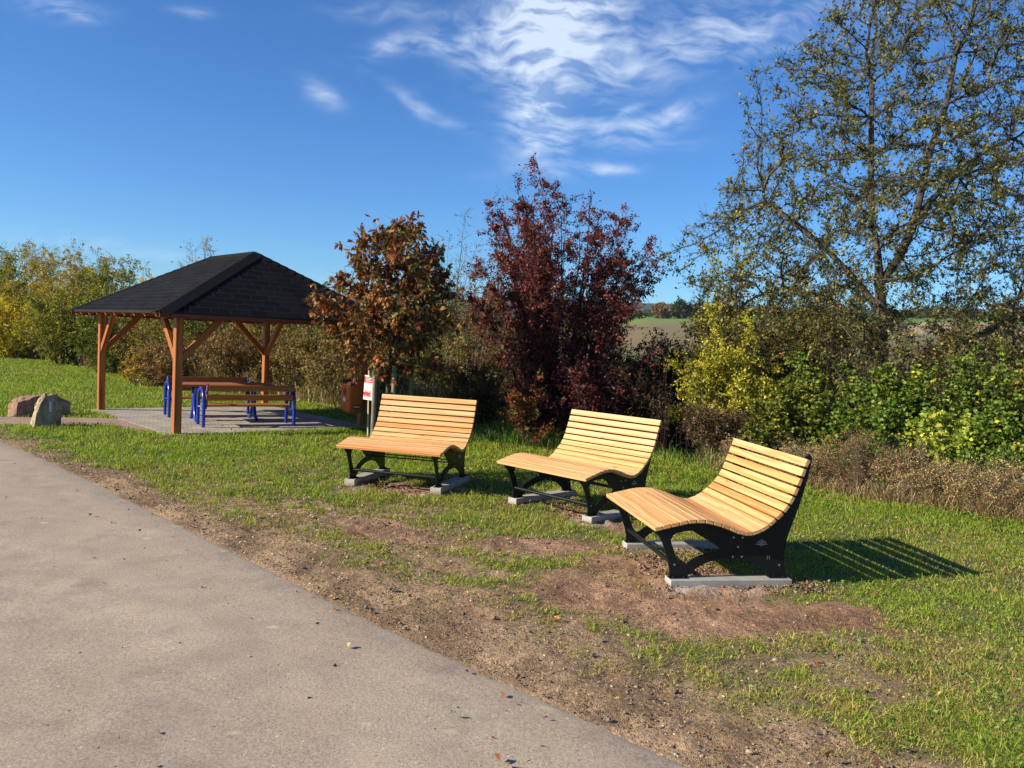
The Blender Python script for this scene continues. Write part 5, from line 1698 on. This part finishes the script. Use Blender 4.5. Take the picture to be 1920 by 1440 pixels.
n = 55000
x, y = sample_wedge(n, 1.7, 12, 1.7)
sdv, rdv, rdd = soil(x, y)
ok = (rdd > .01) & in_front(x, y) & (pad_dist(x, y) > .02) & (rng.uniform(0, 1, n) < sdv)
x, y, rdv = x[ok], y[ok], rdv[ok]; n = len(x)
S = rng.uniform(.002, .0065, n) * (1 + 2.2 * (rng.uniform(0, 1, n) < .03))
P = np.stack([x, y, ground_z(x, y) + .004], 1)
c1 = palette(n, [(.4, (.26, .19, .13)), (.3, (.36, .29, .21)), (.3, (.19, .13, .09))], .25); c2 = palette(n, [(.5, (.25, .14, .085)), (.5, (.32, .20, .13))], .25)
V, F, Cc = pebbles(P, S, c1 * (1 - rdv[:, None]) + c2 * rdv[:, None])
tag(mesh_np('grit', V, F, M['dry'], col=Cc), 'small stones and grit in the bare verge soil', 'gravel', kind='stuff')
# clods heaped at the foundations
PP, SS, CC = [], [], []
for bi, (bx, by, ba, bz) in enumerate(BENCH):
    a = math.radians(ba); m = 3200 if bi == 2 else 1500
    sgn = rng.choice([-1, 1], m); edge = rng.choice(4, m, p=[.28, .28, .22, .22]); g_ = np.abs(rng.normal(0, .05, m)) + .004
    v = np.where(edge < 2, rng.uniform(-.05, .92, m), np.where(edge == 2, -.0 - g_, .90 + g_)); u = sgn * .49 + np.where(edge == 0, -.062 - g_, np.where(edge == 1, .062 + g_, rng.uniform(-.09, .09, m)))
    if bi == 2: k = rng.uniform(0, 1, m) < .25; v = np.where(k, rng.normal(1.02, .09, m), v); u = np.where(k, rng.normal(.5, .10, m), u)
    k2 = rng.uniform(0, 1, m) < .30; u = np.where(k2, rng.uniform(-.42, .42, m), u); v = np.where(k2, rng.uniform(-.05, .6, m), v)
    s_ = rng.uniform(.003, .013, m) * np.where(rng.uniform(0, 1, m) < .06, 1.5, 1) * np.where(bi == 2, 1, .9)
    xx = bx + u * math.cos(a) - v * math.sin(a); yy = by + u * math.sin(a) + v * math.cos(a)
    pale_ = (rng.uniform(0, 1, m) < .10)[:, None]
    cc = np.where(pale_, palette(m, [(1, (.45, .41, .35))], .2), palette(m, [(.5, (.24, .14, .09)), (.3, (.32, .21, .14)), (.2, (.16, .10, .065))], .25))
    PP.append(np.stack([xx, yy, np.full(m, .006) + ground_z(xx, yy) + rng.uniform(0, .022, m) * (g_ < .04)], 1)); SS.append(s_); CC.append(cc)
V, F, Cc = pebbles(np.concatenate(PP), np.concatenate(SS), np.concatenate(CC))
tag(mesh_np('soil_clods', V, F, M['dry'], col=Cc), 'reddish soil crumbs and mortar lumps heaped round the concrete blocks', 'soil', kind='stuff')

# crumbs carried onto the asphalt
n = 1300
x, y = sample_wedge(n * 4, 2.3, 12, 1.9); rdd = road_dist(x, y)
ok = (rdd < -.02) & (rng.uniform(0, 1, len(x)) < np.exp(rdd / 1.2) * .9 + .04); x, y = x[ok], y[ok]; n = len(x)
P = np.stack([x, y, .010 + np.minimum(-road_dist(x, y), 2.0) * .012], 1); D = rand_dirs(n); D[:, 2] *= .3
ls = rng.uniform(.004, .011, n) * np.where(rng.uniform(0, 1, n) < .12, 2.6, 1); V, F, Cc = leaf_geo(P, D, ls, ls * .6, palette(n, [(.5, (.07, .045, .03)), (.3, (.24, .17, .10)), (.2, (.40, .33, .16))], .25), .15)
tag(mesh_np('path_crumbs', V, F, M['dry'], col=Cc), 'scattered leaf crumbs lying on the asphalt path', 'leaf litter', kind='stuff')

# ------------------------------------------------------------------ far away
rng = np.random.default_rng(801)
n = 60000
xx = rng.uniform(-150, 620, n); yy = rng.uniform(330, 470, n)
cl = fbm(xx * .03, yy * .02, 811, 3)
ok = (cl > .54); xx, yy, cl = xx[ok], yy[ok], cl[ok]; n = len(xx)
zz = terrain(xx, yy) + rng.uniform(0, 1, n) ** .8 * (2 + 22 * (cl - .53))
V, F, Cc = leaf_geo(np.stack([xx, yy, zz], 1), rand_dirs(n), rng.uniform(1, 2.2, n), rng.uniform(.8, 1.6, n), palette(n, [(.4, (.035, .05, .022)), (.3, (.06, .07, .03)), (.3, (.10, .09, .035))], .2))
tag(mesh_np('distant_woodland', V, F, M['leaf'], col=Cc), 'dark line of trees between the fields and the wooded ridge', 'woodland', kind='stuff')
far_trees = [(66, 330, 7.2, 4.6, 'rounded dark far tree standing at the end of the green field, largest on the skyline'), (58, 325, 6.0, 3.4, 'smaller rusty far tree left of the largest skyline tree'), (75, 335, 6.0, 4.0, 'low far tree right of the largest skyline tree')]
for i, (fx_, fy_, fh, fr_, lb) in enumerate(far_trees):
    shrub('distant_tree', lb, 'tree', (fx_, fy_, float(terrain(np.array(float(fx_)), np.array(float(fy_))))), fh, fr_, 16, 150, 1800, 1.0, [(.6, (.035, .05, .02)), (.4, (.07, .08, .03))] if i != 1 else BROWN, 820 + i, group='far trees on the skyline', tw=.5, stem_r=.2, low=.1, W=.8)
hb = Vector((208, 372, float(terrain(np.array(208.), np.array(372.)))))
hs_ = empty('farmhouse', hb, .3); tag(hs_, 'tiny pale farm building far off below the wooded ridge', 'building')
mb = MB(); mb.box(-3.5, 3.5, -2.5, 2.5, -1, 2.6); mb.build('wall', M['housewall'], hs_)
mb = MB(); mb.add([(-3.8, -2.8, 2.5), (3.8, -2.8, 2.5), (3.8, 2.8, 2.5), (-3.8, 2.8, 2.5), (-3.8, 0, 4.4), (3.8, 0, 4.4)], [(0, 1, 5, 4), (2, 3, 4, 5), (0, 4, 3), (1, 2, 5), (0, 3, 2, 1)]); mb.build('roof', M['houseroof'], hs_)

# thin autumn haze over the fields
hz = NT('thin_haze'); hz.t.nodes.remove(hz.p)
pv = hz.n('ShaderNodeVolumePrincipled'); pv.inputs['Density'].default_value = .00010; pv.inputs['Color'].default_value = (.72, .82, 1, 1); pv.inputs['Anisotropy'].default_value = .2
hz.l(pv.outputs[0], hz.out.inputs['Volume'])
mb = MB(); mb.box(-1600, 2700, -60, 2700, -40, 105)
hzo = mb.build('haze', hz.m); tag(hzo, 'thin pale autumn haze over the fields', 'haze', kind='stuff')
